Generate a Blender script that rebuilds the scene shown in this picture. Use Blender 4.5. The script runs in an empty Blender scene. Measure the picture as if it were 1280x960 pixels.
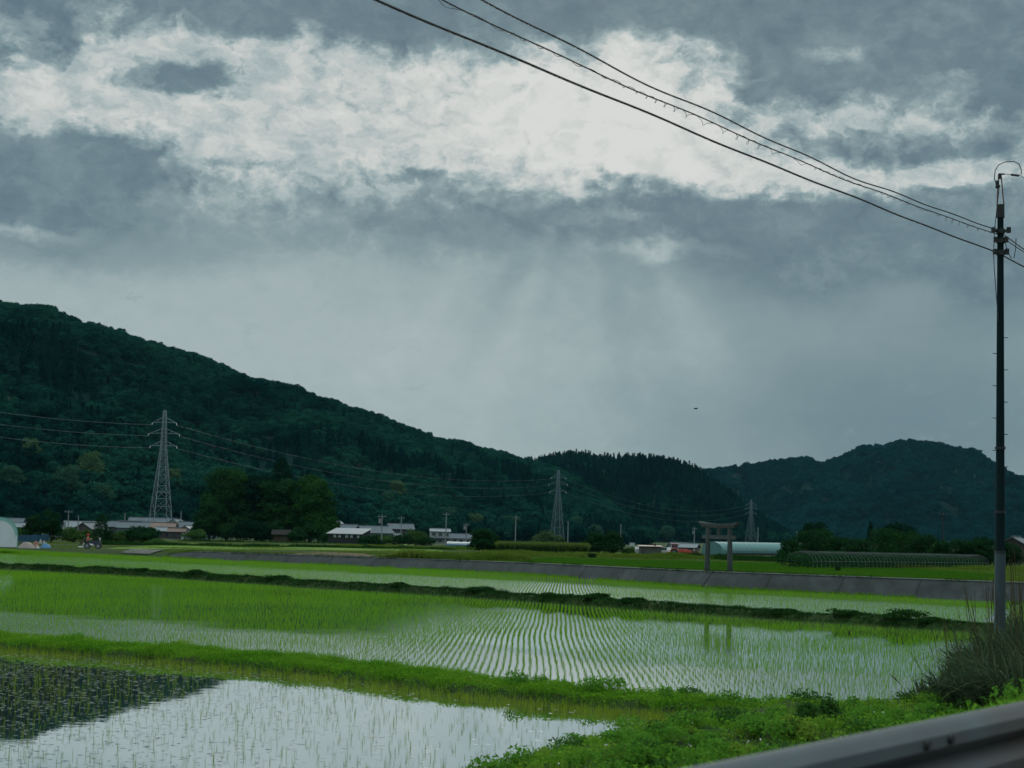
import bpy, math, random
import numpy as np
from mathutils import Vector, Matrix

rng = np.random.default_rng(7)
random.seed(7)
sc = bpy.context.scene
C = sc.collection

# ------------------------------------------------------------------ camera
F = 2120.0; PIT = math.atan(180 / F); RHO = math.radians(1.4); CZ = 4.0
cp, sp, cr, sr = math.cos(PIT), math.sin(PIT), math.cos(RHO), math.sin(RHO)
FW = np.array((0, cp, sp)); R0 = np.array((1., 0, 0)); U0 = np.array((0, -sp, cp))
RI = cr * R0 + sr * U0; UP = -sr * R0 + cr * U0

def ray(px, py):
    return FW + (px - 640) / F * RI + (480 - py) / F * UP
def atz(px, py, z=0.):                      # pixel -> point of the level plane z
    d = ray(px, py); t = (z - CZ) / d[2]
    return (d[0] * t, d[1] * t, z)
def aty(px, py, y):
    d = ray(px, py); t = y / d[1]
    return (d[0] * t, y, CZ + d[2] * t)
def proj(p):
    v = np.asarray(p, float) - np.array((0, 0, CZ))
    w = v @ FW
    return 640 + F * (v @ RI) / w, 480 - F * (v @ UP) / w, w
SL = 0.0077
def plane(y):                               # the valley floor beyond the concrete bank falls gently away
    return 1.35 - SL * (np.minimum(y, 1200.) - 106.5)
def atp(px, py):
    d = ray(px, py); t = (1.35 + SL * 106.5 - CZ) / (d[2] + SL * d[1])
    return (d[0] * t, d[1] * t, CZ + d[2] * t)
def at_d(px, D):                            # on the valley floor at distance D
    x = aty(px, 660 + (px - 640) * .0244, D)[0]
    return (x, D, float(plane(D)))

cam = bpy.data.cameras.new('camera'); cam_o = bpy.data.objects.new('camera', cam); C.objects.link(cam_o)
m = Matrix.Identity(4)
for i in range(3):
    m[i][0] = RI[i]; m[i][1] = UP[i]; m[i][2] = -FW[i]
m[2][3] = CZ
cam_o.matrix_world = m
cam.sensor_width = 36; cam.lens = 36 * F / 1280
cam.clip_start = .1; cam.clip_end = 30000
cam.dof.use_dof = True; cam.dof.focus_distance = 70; cam.dof.aperture_fstop = 2.8
sc.camera = cam_o

# ------------------------------------------------------------------ noise helpers (numpy)
_lat = rng.random((256, 256))
def vnoise(x, y):
    x = np.asarray(x, float); y = np.asarray(y, float)
    xi = np.floor(x).astype(int); yi = np.floor(y).astype(int)
    fx = x - xi; fy = y - yi
    fx = fx * fx * (3 - 2 * fx); fy = fy * fy * (3 - 2 * fy)
    a = _lat[xi % 256, yi % 256]; b = _lat[(xi + 1) % 256, yi % 256]
    c = _lat[xi % 256, (yi + 1) % 256]; d = _lat[(xi + 1) % 256, (yi + 1) % 256]
    return (a * (1 - fx) + b * fx) * (1 - fy) + (c * (1 - fx) + d * fx) * fy
def fbm(x, y, o=4):
    s = 0; a = 1; t = 0
    for k in range(o):
        s = s + a * vnoise(x * 2 ** k + 17.3 * k, y * 2 ** k + 9.1 * k); t += a; a *= .5
    return s / t
def sst(a, b, x):
    t = np.clip((x - a) / (b - a), 0, 1); return t * t * (3 - 2 * t)
def pl_signed(x, y, pts):
    """signed distance to an open polyline, positive on the left-hand side of its direction; also arc parameter 0..1"""
    x = np.asarray(x, float); y = np.asarray(y, float)
    best = np.full(x.shape, 1e18); sg = np.ones(x.shape); par = np.zeros(x.shape)
    n = len(pts) - 1
    for i in range(n):
        ax, ay = pts[i][:2]; bx, by = pts[i + 1][:2]
        dx, dy = bx - ax, by - ay
        t0 = ((x - ax) * dx + (y - ay) * dy) / (dx * dx + dy * dy)
        t = np.clip(t0, 0, 1)
        if i == 0: t = np.where(t0 < 0, np.minimum(t0, 0), t)
        if i == n - 1: t = np.where(t0 > 1, t0, t)
        d2 = (x - ax - t * dx) ** 2 + (y - ay - t * dy) ** 2
        cr_ = dx * (y - ay) - dy * (x - ax)
        w = d2 < best
        best = np.where(w, d2, best); sg = np.where(w, np.sign(cr_), sg); par = np.where(w, (i + np.clip(t0, 0, 1)) / n, par)
    return np.sqrt(best) * sg, par
def in_poly(x, y, poly):
    ins = np.zeros(np.shape(x), bool); n = len(poly)
    for i in range(n):
        x1, y1 = poly[i][:2]; x2, y2 = poly[(i + 1) % n][:2]
        c = ((y1 > y) != (y2 > y)) & (x < (x2 - x1) * (y - y1) / (y2 - y1 + 1e-12) + x1)
        ins ^= c
    return ins

# ------------------------------------------------------------------ materials
class NT:
    def __init__(s, tree): s.t = tree; s.n = tree.nodes; s.l = tree.links
    def new(s, typ, **kw):
        nd = s.n.new(typ)
        for k, v in kw.items(): setattr(nd, k, v)
        return nd
    def put(s, sock, v):
        if v is None: return
        if hasattr(v, 'is_linked') or isinstance(v, bpy.types.NodeSocket): s.l.new(v, sock)
        else: sock.default_value = v
    def math(s, op, a, b=None, c=None, clamp=False):
        nd = s.new('ShaderNodeMath', operation=op, use_clamp=clamp)
        for i, v in enumerate((a, b, c)): s.put(nd.inputs[i], v)
        return nd.outputs[0]
    def vmath(s, op, a, b=None):
        nd = s.new('ShaderNodeVectorMath', operation=op)
        s.put(nd.inputs[0], a); s.put(nd.inputs[1], b)
        return nd.outputs['Value' if op in ('LENGTH', 'DOT_PRODUCT') else 'Vector']
    def noise(s, vec, scale, detail=3, rough=.55, col=False):
        nd = s.new('ShaderNodeTexNoise'); s.put(nd.inputs['Vector'], vec)
        nd.inputs['Scale'].default_value = scale; nd.inputs['Detail'].default_value = detail; nd.inputs['Roughness'].default_value = rough
        return nd.outputs['Color' if col else 'Fac']
    def mr(s, v, a, b, c=0., d=1., smooth=False):
        nd = s.new('ShaderNodeMapRange', interpolation_type='SMOOTHSTEP' if smooth else 'LINEAR')
        s.put(nd.inputs[0], v)
        for i, q in enumerate((a, b, c, d)): s.put(nd.inputs[i + 1], q)
        return nd.outputs[0]
    def mix(s, f, a, b, typ='MIX'):
        nd = s.new('ShaderNodeMix', data_type='RGBA', blend_type=typ)
        s.put(nd.inputs[0], f); s.put(nd.inputs[6], a if not isinstance(a, tuple) else (*a, 1)); s.put(nd.inputs[7], b if not isinstance(b, tuple) else (*b, 1))
        return nd.outputs[2]
    def coord(s, which='Object'):
        return s.new('ShaderNodeTexCoord').outputs[which]
    def pos(s):
        return s.new('ShaderNodeNewGeometry').outputs['Position']
    def ramp(s, f, stops):
        nd = s.new('ShaderNodeValToRGB'); s.put(nd.inputs[0], f); e = nd.color_ramp.elements
        while len(e) < len(stops): e.new(.5)
        for q, (p, c) in zip(e, stops): q.position = p; q.color = (*c, 1)
        return nd.outputs[0]

def new_mat(name):
    mt = bpy.data.materials.new(name); mt.use_nodes = True
    nt = NT(mt.node_tree); nt.n.clear()
    out = nt.new('ShaderNodeOutputMaterial')
    return mt, nt, out

def solid(name, c, rough=.7, metal=0., var=.25, scale=3., dirt=None, bump=0., spec=.4):
    """paint, concrete, metal, timber: noise-broken base colour"""
    mt, nt, out = new_mat(name)
    b = nt.new('ShaderNodeBsdfPrincipled')
    co = nt.coord()
    n1 = nt.noise(co, scale, 5, .6)
    c1 = tuple(min(1, x * (1 + var)) for x in c); c0 = tuple(x * (1 - var) for x in c)
    col = nt.mix(nt.mr(n1, .3, .7), c0, c1)
    if dirt:
        n2 = nt.noise(co, scale * .37, 4, .65)
        col = nt.mix(nt.mr(n2, .5, .72), col, dirt)
    nt.l.new(col, b.inputs['Base Color'])
    nt.put(b.inputs['Roughness'], nt.mr(n1, .2, .8, max(.05, rough - .12), min(1, rough + .12)))
    b.inputs['Metallic'].default_value = metal
    b.inputs['Specular IOR Level'].default_value = spec
    if bump:
        bp = nt.new('ShaderNodeBump'); bp.inputs['Strength'].default_value = bump; bp.inputs['Distance'].default_value = .02
        nt.l.new(nt.noise(co, scale * 6, 4), bp.inputs['Height']); nt.l.new(bp.outputs[0], b.inputs['Normal'])
    nt.l.new(b.outputs[0], out.inputs[0])
    return mt

def leafy(name, dark, light, transl=.35, patch=None, pscale=.15, inst=False, rough=.6, gloss=.0):
    """leaves and blades: colour by a random per-leaf value and by broad patches; light passes through"""
    mt, nt, out = new_mat(name)
    at = nt.new('ShaderNodeAttribute', attribute_name='tint')
    col = nt.mix(at.outputs['Fac'], dark, light)
    if inst:
        a2 = nt.new('ShaderNodeAttribute', attribute_name='itint', attribute_type='INSTANCER')
        col = nt.mix(nt.mr(a2.outputs['Fac'], 0, 1, 0, 1), nt.mix(.5, col, dark), nt.mix(.6, col, patch or light))
        hue = nt.new('ShaderNodeHueSaturation')
        nt.put(hue.inputs['Value'], nt.mr(a2.outputs['Fac'], 0, 1, .72, 1.32)); nt.l.new(col, hue.inputs['Color']); col = hue.outputs[0]
    elif patch:
        n = nt.noise(nt.pos(), pscale, 3, .55)
        col = nt.mix(nt.mr(n, .42, .66, 0, .8), col, patch)
    d = nt.new('ShaderNodeBsdfDiffuse'); t = nt.new('ShaderNodeBsdfTranslucent'); g = nt.new('ShaderNodeBsdfGlossy')
    g.inputs['Roughness'].default_value = rough; g.inputs['Color'].default_value = (.9, .9, .9, 1)
    nt.l.new(col, d.inputs[0]); nt.l.new(nt.mix(.5, col, light), t.inputs[0])
    m1 = nt.new('ShaderNodeMixShader'); m1.inputs[0].default_value = transl
    nt.l.new(d.outputs[0], m1.inputs[1]); nt.l.new(t.outputs[0], m1.inputs[2])
    m2 = nt.new('ShaderNodeMixShader'); m2.inputs[0].default_value = gloss
    nt.l.new(m1.outputs[0], m2.inputs[1]); nt.l.new(g.outputs[0], m2.inputs[2])
    nt.l.new(m2.outputs[0], out.inputs[0])
    return mt

def water_mat(name, tint, ripple, wind=None):
    mt, nt, out = new_mat(name)
    d = nt.new('ShaderNodeBsdfDiffuse'); g = nt.new('ShaderNodeBsdfGlossy', distribution='BECKMANN'); mx = nt.new('ShaderNodeMixShader')
    p = nt.pos()
    nt.l.new(nt.mix(nt.noise(p, .6, 4), tuple(x * .7 for x in tint), tuple(x * 1.3 for x in tint)), d.inputs[0])
    g.inputs['Color'].default_value = (.97, .98, .98, 1); g.inputs['Roughness'].default_value = .02
    if wind:      # breeze-ruffled water mirrors higher, brighter sky
        a, b, c, d0, d1, rw = wind
        sx = nt.new('ShaderNodeSeparateXYZ'); nt.l.new(p, sx.inputs[0])
        ds = nt.math('ADD', nt.math('ADD', nt.math('MULTIPLY', sx.outputs[0], a), nt.math('MULTIPLY', sx.outputs[1], b)), c)
        ds = nt.math('ADD', ds, nt.math('MULTIPLY', nt.math('SUBTRACT', nt.noise(p, .16, 3), .5), 9.))
        nt.put(g.inputs['Roughness'], nt.mr(ds, d0, d1, rw, .07, True))
    lw = nt.new('ShaderNodeLayerWeight'); lw.inputs['Blend'].default_value = .5
    nt.put(mx.inputs[0], nt.mr(lw.outputs['Facing'], .0, .88, .04, .97))
    bp = nt.new('ShaderNodeBump'); bp.inputs['Strength'].default_value = ripple; bp.inputs['Distance'].default_value = .01
    h = nt.math('ADD', nt.noise(p, 2.5, 3, .5), nt.math('MULTIPLY', nt.noise(p, .35, 2), 2.))
    nt.l.new(h, bp.inputs['Height']); nt.l.new(bp.outputs[0], g.inputs['Normal'])
    nt.l.new(d.outputs[0], mx.inputs[1]); nt.l.new(g.outputs[0], mx.inputs[2]); nt.l.new(mx.outputs[0], out.inputs[0])
    return mt

def ground_mat(name, cols, s1=.08, s2=1.2):
    mt, nt, out = new_mat(name)
    b = nt.new('ShaderNodeBsdfPrincipled'); b.inputs['Roughness'].default_value = .95; b.inputs['Specular IOR Level'].default_value = .05
    p = nt.pos()
    a = nt.mix(nt.mr(nt.noise(p, s1, 4), .35, .65), cols[0], cols[1])
    col = nt.mix(nt.mr(nt.noise(p, s2, 5, .65), .4, .75, 0, .8), a, cols[2])
    nt.l.new(col, b.inputs['Base Color'])
    bp = nt.new('ShaderNodeBump'); bp.inputs['Strength'].default_value = .6; bp.inputs['Distance'].default_value = .1
    nt.l.new(nt.noise(p, 5, 4, .7), bp.inputs['Height']); nt.l.new(bp.outputs[0], b.inputs['Normal'])
    nt.l.new(b.outputs[0], out.inputs[0])
    return mt

# ------------------------------------------------------------------ mesh helpers
def tag(o, label=None, cat=None, group=None, kind=None):
    if label: o['label'] = label
    if cat: o['category'] = cat
    if group: o['group'] = group
    if kind: o['kind'] = kind
    return o
def thing(name, label, cat, loc=(0, 0, 0), rz=0., group=None, scale=1.):
    o = bpy.data.objects.new(name, None); C.objects.link(o)
    o.empty_display_size = .2
    o.location = loc; o.rotation_euler = (0, 0, rz); o.scale = (scale,) * 3
    return tag(o, label, cat, group)
def link(name, me, mat, parent=None, loc=None, rz=0.):
    o = bpy.data.objects.new(name, me); C.objects.link(o)
    if mat is not None: me.materials.append(mat)
    if parent is not None: o.parent = parent
    if loc is not None: o.location = loc
    o.rotation_euler = (0, 0, rz)
    return o
def np_mesh(name, V, Fc, tint=None, smooth=False):
    me = bpy.data.meshes.new(name)
    V = np.ascontiguousarray(V, np.float32); Fc = np.ascontiguousarray(Fc, np.int32)
    k = Fc.shape[1]
    me.vertices.add(len(V)); me.vertices.foreach_set('co', V.ravel())
    me.loops.add(Fc.size); me.loops.foreach_set('vertex_index', Fc.ravel())
    me.polygons.add(len(Fc)); me.polygons.foreach_set('loop_start', np.arange(0, Fc.size, k, dtype=np.int32))
    me.polygons.foreach_set('use_smooth', np.full(len(Fc), smooth))
    me.update(calc_edges=True)
    if tint is not None:
        a = me.attributes.new('tint', 'FLOAT', 'POINT'); a.data.foreach_set('value', np.ascontiguousarray(tint, np.float32))
    me.validate()
    return me

class MB:
    """collects boxes, bars and tubes into ONE mesh"""
    def __init__(s): s.v = []; s.f = []
    def add(s, v, f):
        o = len(s.v); s.v += [tuple(map(float, p)) for p in v]; s.f += [[i + o for i in q] for q in f]; return s
    def box(s, c, d, rz=0., bev=0.):
        cx, cy, cz = c; dx, dy, dz = d[0] / 2, d[1] / 2, d[2] / 2
        ca, sa = math.cos(rz), math.sin(rz)
        P = []
        for z in (-dz, dz):
            for x, y in ((-dx, -dy), (dx, -dy), (dx, dy), (-dx, dy)):
                P.append((cx + x * ca - y * sa, cy + x * sa + y * ca, cz + z))
        return s.add(P, [(3, 2, 1, 0), (4, 5, 6, 7), (0, 1, 5, 4), (1, 2, 6, 5), (2, 3, 7, 6), (3, 0, 4, 7)])
    def tube(s, pts, r, n=8, cap=True):
        pts = [Vector(p) for p in pts]
        rs = r if isinstance(r, (list, tuple)) else [r] * len(pts)
        V = []; up = None
        for i, p in enumerate(pts):
            d = (pts[min(i + 1, len(pts) - 1)] - pts[max(i - 1, 0)]).normalized()
            if up is None:
                up = Vector((0, 0, 1)) if abs(d.z) < .9 else Vector((1, 0, 0))
            a = d.cross(up).normalized(); b = a.cross(d).normalized(); up = b
            for k in range(n):
                t = 2 * math.pi * k / n
                V.append(p + (a * math.cos(t) + b * math.sin(t)) * rs[i])
        Fc = []
        for i in range(len(pts) - 1):
            for k in range(n):
                k2 = (k + 1) % n
                Fc.append((i * n + k, i * n + k2, (i + 1) * n + k2, (i + 1) * n + k))
        if cap:
            Fc.append(tuple(range(n))[::-1]); Fc.append(tuple((len(pts) - 1) * n + k for k in range(n)))
        return s.add(V, Fc)
    def prism(s, prof, y0, y1, axis='y'):
        """profile in (a,z) extruded along an axis"""
        n = len(prof)
        if axis == 'y': V = [(a, y0, z) for a, z in prof] + [(a, y1, z) for a, z in prof]
        else: V = [(y0, a, z) for a, z in prof] + [(y1, a, z) for a, z in prof]
        Fc = [tuple(range(n)), tuple(range(n, 2 * n))[::-1]] + [(i, i + n, (i + 1) % n + n, (i + 1) % n) for i in range(n)]
        return s.add(V, Fc)
    def build(s, name, mat, parent=None, loc=None, rz=0., smooth=False):
        me = bpy.data.meshes.new(name); me.from_pydata(s.v, [], s.f); me.validate()
        import bmesh
        bm = bmesh.new(); bm.from_mesh(me); bmesh.ops.recalc_face_normals(bm, faces=bm.faces); bm.to_mesh(me); bm.free()
        if smooth:
            me.polygons.foreach_set('use_smooth', [True] * len(me.polygons))
            me.set_sharp_from_angle(angle=math.radians(40))
        return link(name, me, mat, parent, loc, rz)
def box_ball(c, r, sq=1., n=10, m=6):
    V = []; Fc = []
    for i in range(m + 1):
        t = math.pi * i / m
        for k in range(n):
            a = 2 * math.pi * k / n
            V.append((c[0] + r * math.sin(t) * math.cos(a), c[1] + r * math.sin(t) * math.sin(a), c[2] + r * sq * math.cos(t)))
    for i in range(m):
        for k in range(n):
            Fc.append((i * n + k, (i + 1) * n + k, (i + 1) * n + (k + 1) % n, i * n + (k + 1) % n))
    return V, Fc

def blades(P, h, w, k=1, spread=.05, lean=.35, seg=2, tr=(0, 1), az=None):
    """P (n,3) tuft feet -> k blades per tuft; returns V,F,tint (triangles)"""
    P = np.repeat(P, k, 0); n = len(P)
    h = np.repeat(np.broadcast_to(h, (n // k,)), k) * rng.uniform(.65, 1.15, n)
    a = rng.uniform(0, 2 * np.pi, n) if az is None else np.repeat(az, k) + rng.normal(0, .5, n)
    ro = rng.uniform(0, 1, n) ** .5 * spread
    B = P + np.stack([np.cos(a) * ro, np.sin(a) * ro, np.zeros(n)], 1)
    ln = np.abs(rng.normal(0, lean, n)) * h
    dx, dy = np.cos(a) * ln, np.sin(a) * ln
    fa = rng.uniform(0, 2 * np.pi, n)
    ww = w * rng.uniform(.7, 1.3, n) / 2
    sx, sy = np.cos(fa) * ww, np.sin(fa) * ww
    S = np.stack([sx, sy, np.zeros(n)], 1)
    T = B + np.stack([dx, dy, h], 1)
    t = rng.uniform(tr[0], tr[1], n)
    if seg == 1:
        V = np.stack([B - S, B + S, T], 1).reshape(-1, 3)
        Fc = np.arange(3 * n).reshape(-1, 3); return V, Fc, np.repeat(t, 3)
    Mi = B + np.stack([dx * .3, dy * .3, h * .6], 1)
    T = T - np.stack([np.zeros(n), np.zeros(n), ln * .35], 1)
    V = np.stack([B - S, B + S, Mi - S * .8, Mi + S * .8, T], 1).reshape(-1, 3)
    o = (np.arange(n) * 5)[:, None, None]
    Fc = (o + np.array([[0, 1, 3], [0, 3, 2], [2, 3, 4]])[None]).reshape(-1, 3)
    return V, Fc, np.repeat(t, 5)
def leaves(Pc, N, size, tr=(0, 1), asp=.6):
    """leaf quads at Pc facing N (with scatter)"""
    n = len(Pc)
    N = N / (np.linalg.norm(N, axis=1, keepdims=True) + 1e-9)
    q = rng.normal(0, 1, (n, 3)); A = np.cross(N, q); A /= np.linalg.norm(A, axis=1, keepdims=True) + 1e-9
    B = np.cross(N, A)
    s = (size * rng.uniform(.6, 1.4, n))[:, None]
    A = A * s; B = B * s * asp
    V = np.stack([Pc - A, Pc + B * .9, Pc + A, Pc - B * .9], 1).reshape(-1, 3)
    Fc = np.arange(4 * n).reshape(-1, 4)
    return V, Fc, np.repeat(rng.uniform(tr[0], tr[1], n), 4)
def tri_of(V, Fc, t):
    F3 = np.concatenate([Fc[:, [0, 1, 2]], Fc[:, [0, 2, 3]]]); return V, F3, t
def join(parts):
    Vs, Fs, Ts = [], [], []; o = 0
    for V, Fc, t in parts:
        Vs.append(V); Fs.append(Fc + o); Ts.append(t); o += len(V)
    return np.concatenate(Vs), np.concatenate(Fs), np.concatenate(Ts)

def blob_crown(cl, n, size, tr=(0, 1), fill=.25):
    """cl: list of (x,y,z,rx,ry,rz) lobes; n leaf quads in their outer shells, gaps between"""
    cl = np.array(cl, float)
    wgt = (cl[:, 3] * cl[:, 4]) ** 1.0; wgt /= wgt.sum()
    i = rng.choice(len(cl), n, p=wgt)
    d = rng.normal(0, 1, (n, 3)); d /= np.linalg.norm(d, axis=1, keepdims=True)
    lo = rng.random(n) < .7
    d[:, 2] = np.where(lo, np.abs(d[:, 2]), d[:, 2])
    r = 1 - fill * rng.random(n) ** 1.5 + rng.normal(0, .05, n)
    Pc = cl[i, :3] + d * cl[i, 3:] * r[:, None]
    N = d + rng.normal(0, .55, (n, 3))
    V, Fc, t = leaves(Pc, N, size, tr)
    t = np.clip(t * .7 + np.repeat(rng.uniform(0, .3, len(cl))[i], 4), 0, 1)
    return V, Fc, t
def cone_crown(h, r, n, size, base=.08, droop=.35, tiers=14, tr=(0, 1), power=.85):
    u = rng.random(n) ** 1.3
    tier = (np.floor(u * tiers) + rng.uniform(.0, .75, n)) / tiers
    z = base * h + tier * h * (1 - base)
    rr = r * (1 - tier) ** power * (.55 + .45 * rng.random(n)) * (1 + .18 * np.sin(rng.integers(0, 7, n) * 1.7))
    a = rng.uniform(0, 2 * np.pi, n)
    Pc = np.stack([np.cos(a) * rr, np.sin(a) * rr, z - droop * rr], 1)
    N = np.stack([np.cos(a) * .6, np.sin(a) * .6, np.ones(n)], 1) + rng.normal(0, .4, (n, 3))
    return leaves(Pc, N, size, tr, .5)

# ------------------------------------------------------------------ world: overcast sky with a bright break where the sun stands
SUN_PX = (745, 128)
sd = ray(*SUN_PX); sd = sd / np.linalg.norm(sd)
SUN_EL = math.asin(sd[2]); SUN_AZ = math.atan2(sd[0], sd[1])
w = bpy.data.worlds.new('World'); sc.world = w; w.use_nodes = True
nt = NT(w.node_tree); nt.n.clear()
wout = nt.new('ShaderNodeOutputWorld')
sky = nt.new('ShaderNodeTexSky', sky_type='NISHITA'); sky.sun_disc = False
sky.sun_elevation = math.radians(24); sky.sun_rotation = SUN_AZ
bg1 = nt.new('ShaderNodeBackground'); bg1.inputs[1].default_value = .1; nt.l.new(sky.outputs[0], bg1.inputs[0])
dirv = nt.coord('Generated')
sx = nt.new('ShaderNodeSeparateXYZ'); nt.l.new(dirv, sx.inputs[0])
az = nt.math('ARCTAN2', sx.outputs[0], sx.outputs[1]); el = nt.math('ARCSINE', sx.outputs[2])
u = nt.math('MULTIPLY', az, 21.2); v = nt.math('MULTIPLY', el, 21.2)
cx = nt.new('ShaderNodeCombineXYZ'); nt.l.new(u, cx.inputs[0]); nt.l.new(v, cx.inputs[1])
uv = cx.outputs[0]
st = nt.vmath('MULTIPLY', uv, (1, 1.5, 1))
w1 = nt.vmath('MULTIPLY', nt.vmath('SUBTRACT', nt.noise(st, .8, 3, .5, True), (.5, .5, .5)), (.9, .5, 0))
w2 = nt.vmath('MULTIPLY', nt.vmath('SUBTRACT', nt.noise(st, 2.0, 8, .66, True), (.5, .5, .5)), (.85, .55, 0))
wv = nt.vmath('ADD', uv, nt.vmath('ADD', w1, w2))
def duv(px, py):
    d = ray(px, py); d = d / np.linalg.norm(d)
    return math.atan2(d[0], d[1]) * 21.2, math.asin(d[2]) * 21.2
BL = [(115,20,34,44,-.30),(238,52,40,26,-.22),(372,40,30,36,-.24),(800,62,60,30,-.25),(20,112,60,22,-.15),(700,235,60,8,-.12),(60,215,150,62,.66),(150,195,105,32,.30),(20,270,120,40,.2),(262,103,72,24,.64),(180,105,70,18,.34),(245,160,34,12,.26),(300,8,230,44,.50),(590,6,290,58,.58),(50,14,120,36,.30),(10,75,45,40,.18),
 (92,60,34,26,.36),(940,26,270,80,.50),(1180,16,190,100,.46),(1245,100,120,50,.46),(1050,104,140,36,.32),(1010,176,74,20,.52),(935,108,40,14,.3),(905,140,60,12,.25),(1110,196,110,24,.50),(1235,180,80,22,.34),
 (1190,240,45,13,.30),(470,262,300,42,.24),(660,286,250,52,.18),(820,246,130,22,.30),(930,275,200,42,.34),(1080,312,230,62,.32),(1250,335,120,80,.26),(820,340,320,80,.12),(530,222,44,10,.34),
 (803,190,38,9,.30),(730,122,34,10,.16),(640,120,60,12,.10),(1150,450,330,190,.22),(1120,560,400,110,.22),(130,300,260,40,.20),(300,205,60,12,.14),(430,175,60,12,.10),
 (780,125,165,105,-.46),(560,170,280,85,-.24),(300,150,210,95,-.17),(110,115,130,60,-.22),(1060,66,60,26,-.40),(1182,104,66,26,-.40),(980,192,270,46,-.30),(1080,226,220,22,-.26),
 (32,284,75,13,-.40),(850,306,110,15,-.30),(780,268,60,12,-.26),(1150,358,60,36,-.20),(1010,330,50,10,-.12),(330,445,430,70,-.03),(690,430,160,130,.03)]
dens = None
for px, py, rx, ry, am in BL:
    cu, cv = duv(px, py)
    q = nt.vmath('LENGTH', nt.vmath('MULTIPLY', nt.vmath('SUBTRACT', wv, (cu, cv, 0)), (82. / rx, 82. / ry, 0)))
    b = nt.mr(q, 0., 1.25, am, 0., True)
    dens = b if dens is None else nt.math('ADD', dens, b)
fb = nt.noise(nt.vmath('ADD', st, (3.1, 8.2, 1.7)), .85, 9, .62)
fb2 = nt.noise(nt.vmath('ADD', st, (13.1, 2.2, 4.7)), 3.6, 6, .6)
fb3 = nt.noise(nt.vmath('ADD', wv, (1.7, 5.2, 2.7)), 3.4, 6, .62)
namp = nt.mr(v, 3.1, 4.5, .10, 1.2, True)
nz = nt.math('ADD', nt.math('SUBTRACT', fb, .5), nt.math('ADD', nt.math('MULTIPLY', nt.math('SUBTRACT', fb2, .5), .45), nt.math('MULTIPLY', nt.math('SUBTRACT', fb3, .5), .85)))
dens = nt.math('ADD', nt.math('ADD', dens, nt.mr(v, 2.6, 4.4, .405, .36, True)), nt.math('MULTIPLY', nt.math('MULTIPLY', nz, nt.mr(dens, .12, .45, 1., .38, True)), namp))
# crisper edges where the deck is broken, soft veil low down
crisp = nt.mr(v, 2.4, 4.4, 1., 1.22, True)
dens = nt.math('ADD', nt.math('MULTIPLY', nt.math('SUBTRACT', dens, .40), crisp), .40)
dens = nt.math('MINIMUM', dens, nt.math('ADD', .80, nt.math('MULTIPLY', nz, .5)))
gu, gv = duv(*SUN_PX)
glow = nt.mr(nt.vmath('LENGTH', nt.vmath('MULTIPLY', nt.vmath('SUBTRACT', uv, (gu, gv, 0)), (.42, .62, 0))), 0., 1.6, .27, 0., True)
fb4 = nt.noise(nt.vmath('ADD', nt.vmath('MULTIPLY', wv, (1, 1.7, 1)), (7.7, 1.2, 5.7)), 2.1, 7, .6)
floor_ = nt.math('SUBTRACT', nt.math('ADD', .235, nt.math('MULTIPLY', nt.math('SUBTRACT', fb4, .5), 1.05)), glow)
sm = nt.new('ShaderNodeMath', operation='SMOOTH_MAX'); nt.put(sm.inputs[0], dens); nt.put(sm.inputs[1], floor_); sm.inputs[2].default_value = .12
dens = sm.outputs[0]
# shafts of light under the break, fanning from the sun
su, sv = duv(*SUN_PX)
ang = nt.math('ARCTAN2', nt.math('SUBTRACT', u, su), nt.math('SUBTRACT', sv, v))
rc = nt.new('ShaderNodeCombineXYZ'); nt.l.new(ang, rc.inputs[0])
rayn = nt.noise(rc.outputs[0], 3.6, 1, .4)
rmask = nt.math('MULTIPLY', nt.mr(v, 1.0, 3.4, .25, 1., True), nt.mr(v, 4.9, 3.3, 0., 1., True))
rmask = nt.math('MULTIPLY', rmask, nt.mr(nt.math('ABSOLUTE', ang), .25, .95, 1., 0., True))
dens = nt.math('SUBTRACT', dens, nt.math('MULTIPLY', nt.math('MULTIPLY', nt.math('SUBTRACT', rayn, .42), rmask), .55))
ccol = nt.ramp(dens, [(0.0, (.585, .595, .58)), (.16, (.50, .525, .51)), (.36, (.325, .39, .40)), (.55, (.20, .275, .295)), (.8, (.122, .182, .214)), (1.0, (.085, .135, .172))])
# sky overhead, outside the picture, brightened to light the ground
zen = nt.mr(el, math.radians(20), math.radians(55), 1., 3.8, True)
bg2 = nt.new('ShaderNodeBackground'); nt.l.new(ccol, bg2.inputs[0]); nt.l.new(zen, bg2.inputs[1])
mxs = nt.new('ShaderNodeMixShader')
nt.put(mxs.inputs[0], .992)
nt.l.new(bg1.outputs[0], mxs.inputs[1]); nt.l.new(bg2.outputs[0], mxs.inputs[2]); nt.l.new(mxs.outputs[0], wout.inputs[0])

sun = bpy.data.lights.new('sun', 'SUN'); sun.energy = .8; sun.angle = math.radians(10); sun.color = (1, .95, .86)
so = bpy.data.objects.new('sun', sun); C.objects.link(so)
LE_ = math.radians(24); so.rotation_euler = Vector((math.sin(SUN_AZ) * math.cos(LE_), math.cos(SUN_AZ) * math.cos(LE_), math.sin(LE_))).to_track_quat('Z', 'Y').to_euler(); so.location = (0, 0, 60)

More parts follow.
